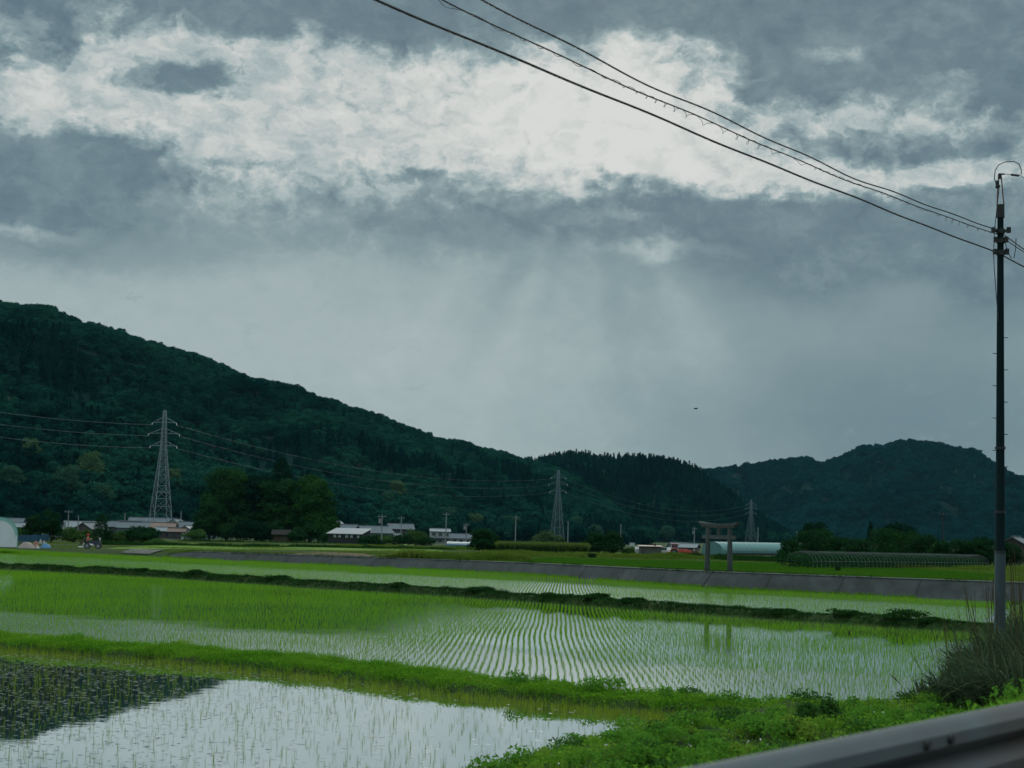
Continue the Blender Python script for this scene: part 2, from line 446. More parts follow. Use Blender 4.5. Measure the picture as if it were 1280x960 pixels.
# ------------------------------------------------------------------ layout lines on the ground
LA = [(-60, 87.3), (-30, 63.8), (-14.4, 52.4), (-9.1, 49.5), (-4.2, 45.9), (-.1, 41.8), (3.0, 39.3), (5.3, 37.8), (7.5, 36.6)]     # grassy bund between the near and middle paddies (centre)
LB = [(-75, 152), (-36.7, 124.2), (-23.4, 115.5), (-11.2, 102.8), (-1.5, 94.6), (6.6, 85), (13.3, 78), (19.1, 72.6), (24, 68)]     # thin bund
LW = [(-110, 248), (-34.4, 170.9), (-15, 156.2), (.4, 142.9), (14.4, 118), (29.9, 105.3), (60, 80)]                                  # foot of the concrete bank
LE = [(-14, -8), (-8, 8), (-1.2, 25), (.2, 28.8), (1.7, 31.8), (3.6, 35.0), (5.4, 37.1), (7.4, 37.4), (9.9, 39.8), (13, 48), (20.6, 74), (32, 107)]  # edge of the grass bank
RP = (.6, 5.75); RD = (.5907, .8069)         # guardrail line
def rail_s(x, y): return (x - RP[0]) * -RD[1] + (y - RP[1]) * RD[0]
def bank_d(x, y): return -pl_signed(x, y, LE)[0]
def height(x, y):
    dA, pA = pl_signed(x, y, LA); dB, _ = pl_signed(x, y, LB); dW, _ = pl_signed(x, y, LW); dE = bank_d(x, y)
    n1 = fbm(x * .5, y * .5, 3) - .5; n2 = vnoise(x * 1.7 + 40, y * 1.7) - .5
    h = np.where(dA < 0, -.07, np.where(dB < 0, .03, .13)) + n1 * .03
    wA = np.interp(x, [-15, 0, 6], [1.6, 1.3, 1.05])
    dA2 = dA + n2 * .35
    bA = .28 * sst(wA + .12, wA - .38, np.abs(dA2)) + n2 * .1 - .08
    h = np.maximum(h, bA)
    dB2 = dB + n2 * .3
    h = np.where(np.abs(dB2) < .85, np.maximum(h, .12 + (.36 + n1 * .25) * sst(.85, .2, np.abs(dB2))), h)
    s = rail_s(x, y)
    bk = .05 + (.40 + n1 * .4) * sst(-.15, 1.6, dE + n2 * .4) + 2.0 * sst(9, 1.5, s) + n2 * .10 * sst(0, 1.5, s)
    h = np.where(dE > -.3, np.maximum(h * (dE < .5) - 1 * (dE >= .5), bk), h)
    # terrace beyond the wall (concrete slope to the right of its end, grass slope to the left)
    wl = np.where(x < -34, 3.5, .9)
    top = plane(y) + n1 * .03
    ramp_ = np.where(x < -34, sst(0., 1., dW / wl), np.clip((dW - .4) / .75, 0, 1))
    h = np.where(dW > -.2, np.maximum(np.where(dW > .3, -9, h), .06 + (top - .12) * ramp_), h)
    # low field ridges far out
    far = sst(150, 200, y)
    h = h + far * (dW > 5) * (.25 * (fbm(x * .05, y * .05, 2) - .5))
    return h

def lines(*segs):
    out = []
    for a, b, n in segs: out += list(np.linspace(a, b, n, endpoint=False))
    return np.array(out)
xs = lines((-7000, -800, 24), (-800, -90, 40), (-90, -34, 70), (-34, 34, 150), (34, 90, 50), (90, 800, 30), (800, 7001, 24))
ys = lines((-80, 8, 50), (8, 25, 40), (25, 62, 120), (62, 182, 230), (182, 300, 70), (300, 1300, 60), (1300, 7001, 24))
X, Y = np.meshgrid(xs, ys, indexing='ij'); Z = height(X, Y)
def grid_mesh(name, X, Y, Z, smooth=True):
    a, b = X.shape; I = np.arange(a * b).reshape(a, b)
    Fc = np.stack([I[:-1, :-1], I[1:, :-1], I[1:, 1:], I[:-1, 1:]], -1).reshape(-1, 4)
    return np_mesh(name, np.stack([X, Y, Z], -1).reshape(-1, 3), Fc, smooth=smooth)
M_ground = ground_mat('turf_ground', [(.012, .034, .008), (.022, .048, .011), (.030, .032, .015)])
tag(link('ground', grid_mesh('ground', X, Y, Z), M_ground), kind='structure')

# ------------------------------------------------------------------ water
M_w0 = water_mat('near_water', (.17, .175, .15), .06)
M_w1 = water_mat('paddy_water', (.20, .205, .18), .05, (.59, .81, -32.6, 10., 15.5, .24))
M_w2 = water_mat('upper_paddy_water', (.20, .205, .18), .05, (.70, .71, -67., 16., 26., .25))
def sheet(name, poly, z, mat):
    V = [(p[0], p[1], z if not callable(z) else z(p[1])) for p in poly]
    ar = sum(V[i - 1][0] * V[i][1] - V[i][0] * V[i - 1][1] for i in range(len(V)))
    me = bpy.data.meshes.new(name); me.from_pydata(V if ar > 0 else V[::-1], [], [tuple(range(len(V)))]); me.validate()
    o = link(name, me, mat); tag(o, kind='structure'); return o
NEARP = LA[:7] + [(5.2, 37.6), (4.6, 35.4), (2.8, 32), (1.4, 28.8), (0, 25), (-7.5, 8), (-14, -8), (-60, -8)]
MIDP = LA[:8] + [(8.2, 37.0), (10.9, 39.8), (14, 48), (21.5, 73)] + LB[:8][::-1]
UPP = LB[:8] + [(21.6, 74), (31, 104.8)] + LW[:6][::-1]
sheet('water', NEARP, 0., M_w0); sheet('water', MIDP, .1, M_w1); sheet('water', UPP, .2, M_w2)

# ------------------------------------------------------------------ rice
M_rice = leafy('rice_leaves', (.044, .128, .006), (.098, .235, .011), .45, (.085, .19, .009), .12)
M_seed = leafy('seedling_leaves', (.065, .12, .010), (.13, .19, .020), .4)
def in_view(P, m=70, top=0):
    px, py, wd = proj(P); return (wd > 2) & (px > -m) & (px < 1280 + m) & (py < 960 + 2 * m)
VPX = (696 - 636) / F
def paddy(poly, dx, dy, z, jit, edges, vp=VPX):
    x0, x1 = min(p[0] for p in poly), max(p[0] for p in poly); y0, y1 = min(p[1] for p in poly), max(p[1] for p in poly)
    vv = np.arange(y0, y1, dy); uu = np.arange(x0 - vp * y1, x1 - vp * y0, dx)
    U, Vv = np.meshgrid(uu, vv)
    wob = .10 * np.sin(Vv * .16 + U * .02) + .09 * (fbm(U * .12 + 3, Vv * .07, 2) - .5) * 4
    x = U + vp * Vv + wob + rng.normal(0, jit, U.shape); y = Vv + rng.normal(0, jit * 1.6, U.shape)
    x = x.ravel(); y = y.ravel()
    k = in_poly(x, y, poly); x, y = x[k], y[k]
    P = np.stack([x, y, np.full(len(x), z)], 1)
    P = P[in_view(P)]
    ok = np.ones(len(P), bool)
    for L, dmin in edges: ok &= np.abs(pl_signed(P[:, 0], P[:, 1], L)[0]) > dmin
    ok &= bank_d(P[:, 0], P[:, 1]) < -.2
    return P[ok]
P = paddy(MIDP, .19, .27, .05, .016, [(LA, 1.3), (LB, .55)])
P = P[rng.random(len(P)) < np.where(P[:, 0] > 4, .86, .965)]
hh = .185 * (.7 + .6 * fbm(P[:, 0] * .25, P[:, 1] * .25, 2)) 
nr = P[:, 1] < 66
V1 = blades(P[nr], hh[nr], .009, 5, .018, .17, 2)
V2 = blades(P[~nr], hh[~nr], .014, 4, .025, .20, 1)
me = np_mesh('rice', *join([V1, V2])); tag(link('rice_plants', me, M_rice), 'rows of young green rice standing in the middle flooded paddy', 'rice', kind='stuff')
P = paddy(UPP, .20, .30, .15, .02, [(LB, .7), (LW, .5)])
hh = .19 * (.8 + .4 * fbm(P[:, 0] * .1, P[:, 1] * .1, 2))
me = np_mesh('rice', *blades(P, hh, .017, 4, .025, .16, 1)); tag(link('rice_plants', me, M_rice), 'young rice in the flooded strip below the concrete bank', 'rice', kind='stuff')
print('rice', len(P))
# sparse seedlings in the near paddy, a thicker fringe along the bund
P = paddy(NEARP, .24, .33, -.03, .035, [(LA, 1.1)])
keep = rng.random(len(P)) < np.interp(P[:, 0], [-14, -6, 2], [1.0, .5, .30])
P = P[keep]
V1 = blades(P, rng.uniform(.10, .27, len(P)), .0055, 3, .02, .22, 2)
dA = -pl_signed(P[:, 0], P[:, 1], LA)[0]
n = 1700
t = rng.random(n); px_ = np.interp(t, np.linspace(0, 1, 8), [p[0] for p in LA[1:9]]); py_ = np.interp(t, np.linspace(0, 1, 8), [p[1] for p in LA[1:9]])
off = 1.5 + np.abs(rng.normal(0, .45, n)); nx, ny = -.55, -.83
Q = np.stack([px_ + nx * off, py_ + ny * off, np.full(n, -.03)], 1)
Q = Q[(bank_d(Q[:, 0], Q[:, 1]) < -.1) & in_view(Q)]
V2 = blades(Q, rng.uniform(.12, .3, len(Q)), .011, 4, .05, .35, 2, (.4, 1))
me = np_mesh('seedlings', *join([V1, V2])); tag(link('rice_seedlings', me, M_seed), 'sparse thin rice seedlings in the near flooded paddy', 'rice seedlings', kind='stuff')
# sky glints on ripples round the seedlings, painted as pale flat flecks
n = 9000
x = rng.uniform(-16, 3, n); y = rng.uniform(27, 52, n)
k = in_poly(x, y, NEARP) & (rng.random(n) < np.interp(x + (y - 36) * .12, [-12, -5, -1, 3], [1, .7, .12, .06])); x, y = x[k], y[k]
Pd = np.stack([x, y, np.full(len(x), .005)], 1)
M_glint = solid('sky_glint', (.13, .16, .155), .3, var=.4, scale=2)
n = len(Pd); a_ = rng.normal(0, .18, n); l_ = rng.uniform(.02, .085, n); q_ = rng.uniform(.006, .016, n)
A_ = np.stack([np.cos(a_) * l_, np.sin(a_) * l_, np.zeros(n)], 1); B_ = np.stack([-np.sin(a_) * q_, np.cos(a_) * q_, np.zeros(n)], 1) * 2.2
me = np_mesh('ripple_glints', np.stack([Pd - A_, Pd - B_, Pd + A_, Pd + B_], 1).reshape(-1, 3), np.arange(4 * n).reshape(-1, 4))
tag(link('glint_flecks', me, M_glint), 'pale flat flecks painted as sky glints on the near paddy ripples', 'water weeds', kind='stuff')

# ------------------------------------------------------------------ grass on bunds and banks
M_grass = leafy('bund_grass', (.018, .078, .006), (.105, .27, .017), .5, (.13, .26, .022), .5)
M_bgrass = leafy('dark_grass', (.006, .028, .008), (.024, .068, .014), .3, (.012, .04, .010), .4)
M_bank = leafy('bank_grass', (.022, .085, .009), (.125, .29, .025), .5, (.16, .27, .030), .7)
M_field = leafy('field_grass', (.040, .085, .012), (.095, .165, .022), .4, (.12, .16, .03), .06)
def along(L, n, wfun, i0=0, i1=None):
    L = np.array(L[i0:i1]); seg = np.hypot(*(L[1:] - L[:-1]).T); cs = np.r_[0, np.cumsum(seg)]
    t = rng.uniform(0, cs[-1], n); x = np.interp(t, cs, L[:, 0]); y = np.interp(t, cs, L[:, 1])
    i = np.clip(np.searchsorted(cs, t) - 1, 0, len(seg) - 1); d = (L[1:] - L[:-1]) / seg[:, None]
    o = wfun(n)
    return x - d[i, 1] * o, y + d[i, 0] * o
def on_ground(x, y, dz=-.02):
    return np.stack([x, y, height(x, y) + dz], 1)
def turf(name, x, y, zmin, h, wd, k, mat, label, leaf=.03, nleaf=1., lean=.45, hv=1.):
    P = on_ground(x, y); P = P[(P[:, 2] > zmin) & in_view(P)]
    pat = fbm(P[:, 0] * .9, P[:, 1] * .9, 3)
    hh = h * np.clip(.35 + 1.6 * pat ** 1.5 * hv, .3, 2)
    tv = np.clip((pat - .5) * 1.2 + .5, 0, 1)
    V1 = blades(P, hh, wd, k, .08, lean, 2)
    n = int(len(P) * nleaf)
    parts = [V1]
    if n:
        i = rng.integers(0, len(P), n)
        Pc = P[i] + np.stack([rng.normal(0, .09, n), rng.normal(0, .09, n), hh[i] * rng.uniform(.25, 1.0, n)], 1)
        parts.append(tri_of(*leaves(Pc, np.stack([rng.normal(0, .5, n), rng.normal(0, .5, n), np.ones(n)], 1), leaf)))
    me = np_mesh('turf', *join(parts)); tag(link(name, me, mat), label, 'grass', kind='stuff')
x, y = along(LA, 27000, lambda n: rng.uniform(-1.45, 1.9, n), 1)
turf('bund_grass', x, y, .02, .18, .012, 3, M_grass, 'bright green grass and clover covering the bund between two paddies', .032, 2.0)
x, y = along(LB, 34000, lambda n: rng.uniform(-1.1, 1.0, n), 0)
turf('thin_bund_grass', x, y, .13, .16, .022, 3, M_bgrass, 'dark grass on the thin bund behind the middle paddy', .05, 1.0)
# the grass bank running up to the road
n = 90000
x = rng.uniform(-6, 34, n); y = rng.uniform(9, 100, n) ; y = np.where(rng.random(n) < .75, rng.uniform(9, 46, n), y)
k = bank_d(x, y) > -.15; x, y = x[k], y[k]
k = (rail_s(x, y) > .5) & (x < .36 * y + 1); x, y = x[k], y[k]
turf('bank_grass', x, y, .05, .20, .012, 4, M_bank, 'green grass and clover on the bank below the guardrail', .04, 1.6)
# grass fields beyond the wall
n = 90000
pxr = rng.uniform(-40, 1320, n); Dr = np.exp(rng.uniform(math.log(112), math.log(420), n))
x = (pxr - 636) / F * Dr; y = Dr
k = pl_signed(x, y, LW)[0] > np.where(x < -34, .3, 1.1); x, y = x[k], y[k]
P = on_ground(x, y); Dd = P[:, 1]
hh = np.clip(fbm(P[:, 0] * .12, P[:, 1] * .12, 3) * 1.3 - .35, .05, 1) * .45
me = np_mesh('field_grass', *blades(P, hh, .05, 4, .25, .4, 1)); tag(link('field_grass', me, M_field), 'rough grass of the fields beyond the concrete bank', 'grass', kind='stuff')
# white clover heads on the bank
n = 260
x = rng.uniform(-1, 12, n); y = rng.uniform(20, 42, n); k = (bank_d(x, y) > .2) | (np.abs(pl_signed(x, y, LA)[0]) < .8); x, y = x[k], y[k]
P = on_ground(x, y, .17); P = P[in_view(P)]
M_white = solid('white_petals', (.36, .37, .34), .8, var=.1)
me = np_mesh('clover', *leaves(np.repeat(P, 3, 0) + rng.normal(0, .008, (3 * len(P), 3)), rng.normal(0, 1, (3 * len(P), 3)), .018, asp=.9))
tag(link('clover_flowers', me, M_white), 'white clover flower heads dotted over the bank', 'flowers', kind='stuff')

# ------------------------------------------------------------------ hills and their forest
M_hill = ground_mat('forest_floor', [(.001, .014, .013), (.002, .018, .015), (.003, .016, .013)], .01, .05)
M_for = leafy('forest_leaves', (.0012, .024, .023), (.006, .050, .038), .2, (.016, .070, .040), inst=True)
M_far = leafy('far_forest_leaves', (.0008, .019, .023), (.003, .034, .037), .2, (.006, .042, .042), inst=True)
M_con = leafy('conifer_needles', (.0008, .018, .019), (.003, .030, .028), .15, (.005, .036, .031), inst=True)
class Hill:
    """a ridge seen from the valley: outline heights at their own distances, a foot line, gullied slopes"""
    def __init__(s, ridge, dr, df, tree, gully, zf=-7., seed=0.):
        s.rx = [p[0] for p in ridge]; s.ry = [p[1] for p in ridge]; s.dr = dr; s.df = df; s.tree = tree; s.g = gully; s.zf = zf; s.sd = seed
    def at(s, px, t):
        dr = np.interp(px, *zip(*s.dr)); df = np.interp(px, *zip(*s.df)); py = np.interp(px, s.rx, s.ry)
        d = FW[:, None] + (px - 640) / F * RI[:, None] + (480 - py) / F * UP[:, None]
        zr = CZ + d[2] / d[1] * dr - s.tree * .8
        D = df + t * (dr - df)
        x = d[0] / d[1] * D
        tt = np.minimum(t, 1)
        pr = .72 * tt + .28 * np.sin(tt * np.pi / 2)
        pr = np.where(t > 1, 1 - (t - 1) * 1.5, pr)
        env = np.sin(np.clip(t, 0, 1) * np.pi) ** .8
        gl = (1 - np.abs(2 * fbm(x / 130 + s.sd, D / 420 + s.sd, 3) - 1) * 2.2) - .35
        z = s.zf + (zr - s.zf) * pr + s.g * env * gl * np.clip((zr - s.zf) / 120, .1, 1.3)
        return x, D, z
    def mesh(s, px0, px1, nu, nt_):
        U, T = np.meshgrid(np.linspace(px0, px1, nu), np.linspace(-.04, 1.35, nt_), indexing='ij')
        x, y, z = s.at(U.ravel(), T.ravel())
        return grid_mesh('hill', x.reshape(U.shape), y.reshape(U.shape), z.reshape(U.shape))
    def trees(s, px0, px1, n, tmax=1.06):
        u = rng.uniform(px0, px1, n * 3); t = rng.uniform(0.0, tmax, n * 3)
        x, y, z = s.at(u, t)
        k = rng.random(n * 3) < y / y.max() * 1.0
        u, t, x, y, z = (q[k][:n] for q in (u, t, x, y, z))
        return u, t, np.stack([x, y, z], 1)
H1 = Hill([(-420, 300), (-150, 352), (0, 377), (50, 384), (100, 401), (160, 419), (240, 446), (310, 476), (380, 491), (440, 509), (500, 531), (560, 551), (600, 561), (650, 573), (690, 584), (722, 599), (762, 629), (792, 656), (815, 672)],
          [(-420, 1500), (0, 1650), (400, 1850), (650, 2050), (815, 1500)], [(-420, 820), (0, 880), (400, 1050), (650, 1250), (815, 1420)], 12, 26)
H2 = Hill([(500, 590), (600, 582), (680, 573), (700, 569), (720, 567), (750, 571), (780, 571), (810, 572), (840, 575), (870, 586), (900, 606), (930, 631), (960, 652), (985, 670)],
          [(500, 2500), (800, 2500), (985, 2000)], [(500, 1750), (800, 1750), (985, 1900)], 17, 22, seed=31.)
H3 = Hill([(820, 600), (895, 596), (930, 591), (960, 587), (985, 583), (1000, 579), (1030, 585), (1052, 577), (1075, 566), (1100, 562), (1120, 558), (1140, 555), (1165, 556), (1180, 562), (1200, 567), (1215, 567), (1230, 573), (1250, 587), (1280, 601), (1350, 615), (1500, 640)],
          [(820, 4600), (1500, 4600)], [(820, 2900), (1500, 2900)], 11, 55, zf=-8., seed=77.)
tag(link('hill', H1.mesh(-420, 818, 240, 60), M_hill), kind='structure')
tag(link('hill', H2.mesh(500, 990, 110, 40), M_hill), kind='structure')
tag(link('hill', H3.mesh(820, 1500, 150, 50), M_hill), kind='structure')

def proto_broad(k):
    r = np.random.default_rng(100 + k)
    cl = [(0, 0, .55, .62, .62, .62)]
    for i in range(11):
        a = r.uniform(0, 6.28); q = r.uniform(.35, .75); zz = r.uniform(.35, 1.15)
        s_ = r.uniform(.28, .46); q *= (1.35 - .6 * zz)
        cl.append((q * math.cos(a), q * math.sin(a), zz, s_, s_, s_ * .8))
    return blob_crown(cl, 620, .115, fill=.15)
def proto_con(k):
    return cone_crown(1., .19 + .02 * k, 420, .05, .04, .25, 12)
def forest(name, protos, P, idx, scale, mats, label, cat):
    Vs, Fs, Ts, K = [], [], [], []
    o = 0
    for k, (V, Fc, t) in enumerate(protos):
        Vs.append(V); Fs.append(Fc + o); Ts.append(t); K.append(np.full(len(V), k)); o += len(V)
    nf = [len(f_) for f_ in Fs]
    n = len(P)
    V = np.concatenate(Vs + [P])
    # prototype crowns hang from the first tree's place so that the mesh stays within the wood
    me = np_mesh(name, V, np.concatenate(Fs), np.concatenate(Ts + [np.zeros(n)]))
    def at(nm, typ, val):
        a = me.attributes.new(nm, typ, 'POINT'); a.data.foreach_set('value', np.ascontiguousarray(val, np.int32 if typ == 'INT' else np.float32))
    z = np.full(o, -1.)
    at('proto', 'INT', np.concatenate(K + [np.full(n, -1)])); at('pick', 'INT', np.r_[np.full(o, -1), idx])
    at('isc', 'FLOAT', np.r_[z, scale]); at('irot', 'FLOAT', np.r_[z, rng.uniform(0, 6.28, n)])
    cl = np.clip(.5 + (fbm(P[:, 0] / 60, P[:, 1] / 110, 2) - .5) * 1.1 + rng.normal(0, .22, n), 0, 1)
    at('itint', 'FLOAT', np.r_[z, cl])
    ob = link(name, me, None)
    for mt in mats: me.materials.append(mt)
    if len(mats) > 1:
        mi = np.concatenate([np.full(f_, min(k, len(mats) - 1)) for k, f_ in enumerate(nf)]).astype(np.int32)
        me.polygons.foreach_set('material_index', mi)
    g = bpy.data.node_groups.new(name + '_scatter', 'GeometryNodeTree')
    g.interface.new_socket('Geometry', in_out='INPUT', socket_type='NodeSocketGeometry'); g.interface.new_socket('Geometry', in_out='OUTPUT', socket_type='NodeSocketGeometry')
    N = g.nodes; L = g.links
    gi = N.new('NodeGroupInput'); go = N.new('NodeGroupOutput'); jn = N.new('GeometryNodeJoinGeometry')
    def na(nm, ty):
        q = N.new('GeometryNodeInputNamedAttribute'); q.data_type = ty; q.inputs[0].default_value = nm; return q.outputs[0]
    def eq(nm, k):
        q = N.new('FunctionNodeCompare'); q.data_type = 'INT'; q.operation = 'EQUAL'; L.new(na(nm, 'INT'), q.inputs[2]); q.inputs[3].default_value = k; return q.outputs[0]
    rot = N.new('ShaderNodeCombineXYZ'); L.new(na('irot', 'FLOAT'), rot.inputs[2])
    scl = N.new('ShaderNodeCombineXYZ')
    for q in range(3): L.new(na('isc', 'FLOAT'), scl.inputs[q])
    for k in range(len(protos)):
        sg = N.new('GeometryNodeSeparateGeometry'); sg.domain = 'POINT'; L.new(gi.outputs[0], sg.inputs[0]); L.new(eq('proto', k), sg.inputs[1])
        ip = N.new('GeometryNodeInstanceOnPoints'); L.new(gi.outputs[0], ip.inputs['Points']); L.new(eq('pick', k), ip.inputs['Selection'])
        L.new(sg.outputs[0], ip.inputs['Instance']); L.new(rot.outputs[0], ip.inputs['Rotation']); L.new(scl.outputs[0], ip.inputs['Scale'])
        L.new(ip.outputs[0], jn.inputs[0])
    L.new(jn.outputs[0], go.inputs[0])
    md = ob.modifiers.new('scatter', 'NODES'); md.node_group = g
    return tag(ob, label, cat, kind='stuff')
PB = [proto_broad(k) for k in range(4)]; PC = [proto_con(k) for k in range(2)]
# wooded slope beside the village: mostly broadleaf, stands of conifers
u_, t_, P = H1.trees(-330, 812, 11500)
con = (fbm(P[:, 0] / 90 + 5, P[:, 1] / 130, 3) + rng.normal(0, .06, len(P)) > .60) & (t_ < .66)
idx = np.where(con, rng.integers(4, 6, len(P)), rng.integers(0, 4, len(P)))
sc_ = np.where(con, rng.uniform(13, 19, len(P)), rng.uniform(4.2, 7.6, len(P)) * (1 + .25 * (t_ < .1)))
P[:, 2] += np.where(con, -1, 2.5)
forest('hill_forest', PB + PC, P, idx, sc_, [M_for] * 4 + [M_con], 'dark mixed forest covering the long slope behind the village', 'forest')
u_, t_, P = H2.trees(520, 986, 5200)
con = rng.random(len(P)) < np.where(t_ > .25, .88, .45)
idx = np.where(con, rng.integers(4, 6, len(P)), rng.integers(0, 4, len(P)))
sc_ = np.where(con, rng.uniform(15, 24, len(P)), rng.uniform(5, 8, len(P)))
P[:, 2] += np.where(con, -2, 2)
forest('hill_forest', PB + PC, P, idx, sc_, [M_for] * 4 + [M_con], 'dark conifer forest on the middle hill behind the stone gate', 'forest')
u_, t_, P = H3.trees(840, 1420, 9000)
idx = rng.integers(0, 4, len(P))
P[:, 2] += 2
forest('hill_forest', PB, P, idx, rng.uniform(8, 13, len(P)), [M_far], 'blue green forest on the far mountain behind the pole', 'forest')

# ------------------------------------------------------------------ haze
V, Fc = [], []
hb = MB(); hb.box((0, 3300, 250), (12000, 7200, 540)).build('haze', None)
ho = C.objects['haze']; tag(ho, 'thin blue air over the valley', 'haze', kind='stuff')
hm = bpy.data.materials.new('haze'); hm.use_nodes = True; q = NT(hm.node_tree); q.n.clear()
o_ = q.new('ShaderNodeOutputMaterial'); pv = q.new('ShaderNodeVolumePrincipled')
pv.inputs['Color'].default_value = (.22, .66, .85, 1); pv.inputs['Density'].default_value = 1.2e-5; pv.inputs['Anisotropy'].default_value = .1
q.l.new(pv.outputs[0], o_.inputs['Volume']); ho.data.materials.append(hm)

# ------------------------------------------------------------------ concrete bank
M_conc = solid('old_concrete', (.033, .039, .040), .97, var=.42, scale=.9, dirt=(.015, .021, .018), bump=.5)
M_conc2 = solid('pale_concrete', (.058, .068, .066), .95, var=.2, scale=1.2, dirt=(.045, .06, .04))
M_moss = solid('joint_dirt', (.016, .022, .016), .95, var=.4)
def lw_at(t):      # distance along the wall from its grassy end
    L = np.array(LW[1:7], float); seg = np.hypot(*(L[1:] - L[:-1]).T); cs = np.r_[0, np.cumsum(seg)]
    i = min(max(np.searchsorted(cs, t) - 1, 0), len(seg) - 1); d = (L[i + 1] - L[i]) / seg[i]
    p = L[i] + d * (t - cs[i]); return p, d
wt = thing('concrete_revetment', 'long sloping grey concrete bank between the paddies and the upper fields', 'retaining wall')
bt, jt, mt_ = MB(), MB(), MB()
TL = 118.
prof = []
for t in np.arange(0, TL + .1, 2.):
    p, d = lw_at(t); nrm = np.array((-d[1], d[0]))
    zt = float(plane((p + nrm)[1])) + .03
    en = min(1, t / 3.)
    zt = .2 + (zt - .2) * (.35 + .65 * en)
    a = p; b = p + nrm * .85; c = p + nrm * 1.25
    prof.append([(a[0], a[1], .02), (b[0], b[1], zt), (c[0], c[1], zt + .004), (c[0], c[1], zt - 1.2)])
n = len(prof)
bt.add([q for r in prof for q in r], [(4 * i + k, 4 * i + k + 4, 4 * i + k + 5, 4 * i + k + 1) for i in range(n - 1) for k in range(3)])
bt.build('slope_face', M_conc, wt)
cop = []
for r in prof:
    b = np.array(r[1]); c = np.array(r[2]); o2 = (c - b); o2 /= np.linalg.norm(o2)
    cop.append([tuple(b - o2 * .05 + (0, 0, .006)), tuple(b - o2 * .03 + (0, 0, .055)), tuple(c + (0, 0, .055)), tuple(c + (0, 0, -.2))])
mt_.add([q for r in cop for q in r], [(4 * i + k, 4 * i + k + 4, 4 * i + k + 5, 4 * i + k + 1) for i in range(n - 1) for k in range(3)])
mt_.build('coping', M_conc2, wt)
for t in np.arange(5.5, TL - 2, 5.5):
    p, d = lw_at(t); nrm = np.array((-d[1], d[0])); i = int(t / 2); zt = prof[min(i, n - 1)][1][2]
    jb = MB()
    a = p - nrm * .012; b = p + nrm * (.85 - .012); w_ = .025 + .04 * random.random(); sk = d * .25
    jb.add([(a[0] - d[0] * w_, a[1] - d[1] * w_, .1), (a[0] + d[0] * w_, a[1] + d[1] * w_, .1), (b[0] + (sk + d * w_)[0], b[1] + (sk + d * w_)[1], zt + .02), (b[0] + (sk - d * w_)[0], b[1] + (sk - d * w_)[1], zt + .02)], [(0, 1, 2, 3)])
    jb.build('joint', M_moss, wt)
# weeds along the foot and lip of the concrete
L6 = [tuple(lw_at(t)[0]) for t in np.arange(0, TL, 4)]
x, y = along(L6, 2600, lambda n: -rng.uniform(.02, .25, n))
P = np.stack([x, y, np.full(len(x), .15)], 1)
kk = fbm(x * .3, y * .3, 2) > .45
me = np_mesh('foot_weeds', *blades(P[kk], .3, .03, 4, .1, .35, 1)); tag(link('foot_weeds', me, M_rice), 'weeds along the foot of the concrete bank', 'weeds', kind='stuff')
x, y = along(L6, 3200, lambda n: rng.uniform(.75, 1.9, n)); kk = fbm(x * .35 + 9, y * .35, 2) > .5
P = on_ground(x[kk], y[kk], .0); P[:, 2] = np.maximum(P[:, 2], plane(P[:, 1]) - .02)
me = np_mesh('lip_weeds', *blades(P, .22, .05, 4, .15, .5, 1)); tag(link('lip_weeds', me, M_bgrass), 'dark weeds creeping over the lip of the concrete bank', 'weeds', kind='stuff')

# ------------------------------------------------------------------ field strips beyond the concrete bank
def strip(name, quad, cols, dz=.06, s1=.2, s2=2.):
    P4 = [atp(*q) for q in quad]
    nu, nv = 60, 26
    G = np.zeros((nu, nv, 3))
    for i in range(nu):
        for j in range(nv):
            a, b = i / (nu - 1), j / (nv - 1)
            p = (np.array(P4[0]) * (1 - a) + np.array(P4[1]) * a) * (1 - b) + (np.array(P4[3]) * (1 - a) + np.array(P4[2]) * a) * b
            G[i, j] = p
    G[..., 2] = height(G[..., 0], G[..., 1]) + dz
    a, b = G.shape[:2]; I = np.arange(a * b).reshape(a, b); Vv = G.reshape(-1, 3)
    Fq = np.stack([I[:-1, :-1], I[1:, :-1], I[1:, 1:], I[:-1, 1:]], -1).reshape(-1, 4)
    okv = pl_signed(Vv[:, 0], Vv[:, 1], LW)[0] > 1.35
    me = np_mesh(name, Vv, Fq[okv[Fq].all(1)], smooth=True); o = link(name, me, ground_mat(name, cols, s1, s2)); tag(o, kind='structure'); return P4
strips = [
 ('rice_field', [(560, 705.5), (1245, 727), (1245, 712), (700, 697.5)], [(.026, .085, .008), (.034, .10, .010), (.022, .07, .009)], .03),
 ('rice_field', [(130, 685), (560, 689.5), (520, 683.5), (240, 678.8)], [(.085, .155, .02), (.075, .135, .02), (.06, .11, .02)], .03),
 ('rice_field', [(250, 676.6), (520, 681.5), (500, 679.5), (270, 674.6)], [(.065, .135, .015), (.085, .155, .02), (.05, .11, .02)], .03),
 ('soil_strip', [(318, 692.8), (486, 698.3), (452, 692.2), (400, 690.4)], [(.085, .062, .045), (.11, .08, .058), (.06, .045, .035)], .10),
 ('farm_track', [(104, 686.6), (206, 688.0), (206, 687.0), (112, 685.9)], [(.085, .09, .08), (.11, .11, .10), (.06, .065, .05)], .09),
 ('farm_track', [(790, 695.5), (1000, 697), (1000, 695.6), (790, 694.2)], [(.09, .09, .085), (.11, .11, .10), (.06, .07, .055)], .09),
 ('grass_field', [(600, 690.5), (860, 697.5), (860, 691.5), (600, 686)], [(.055, .095, .02), (.075, .105, .026), (.04, .07, .018)], .04),
]
for nm, qd, cols, dz in strips: strip(nm, qd, cols, dz)
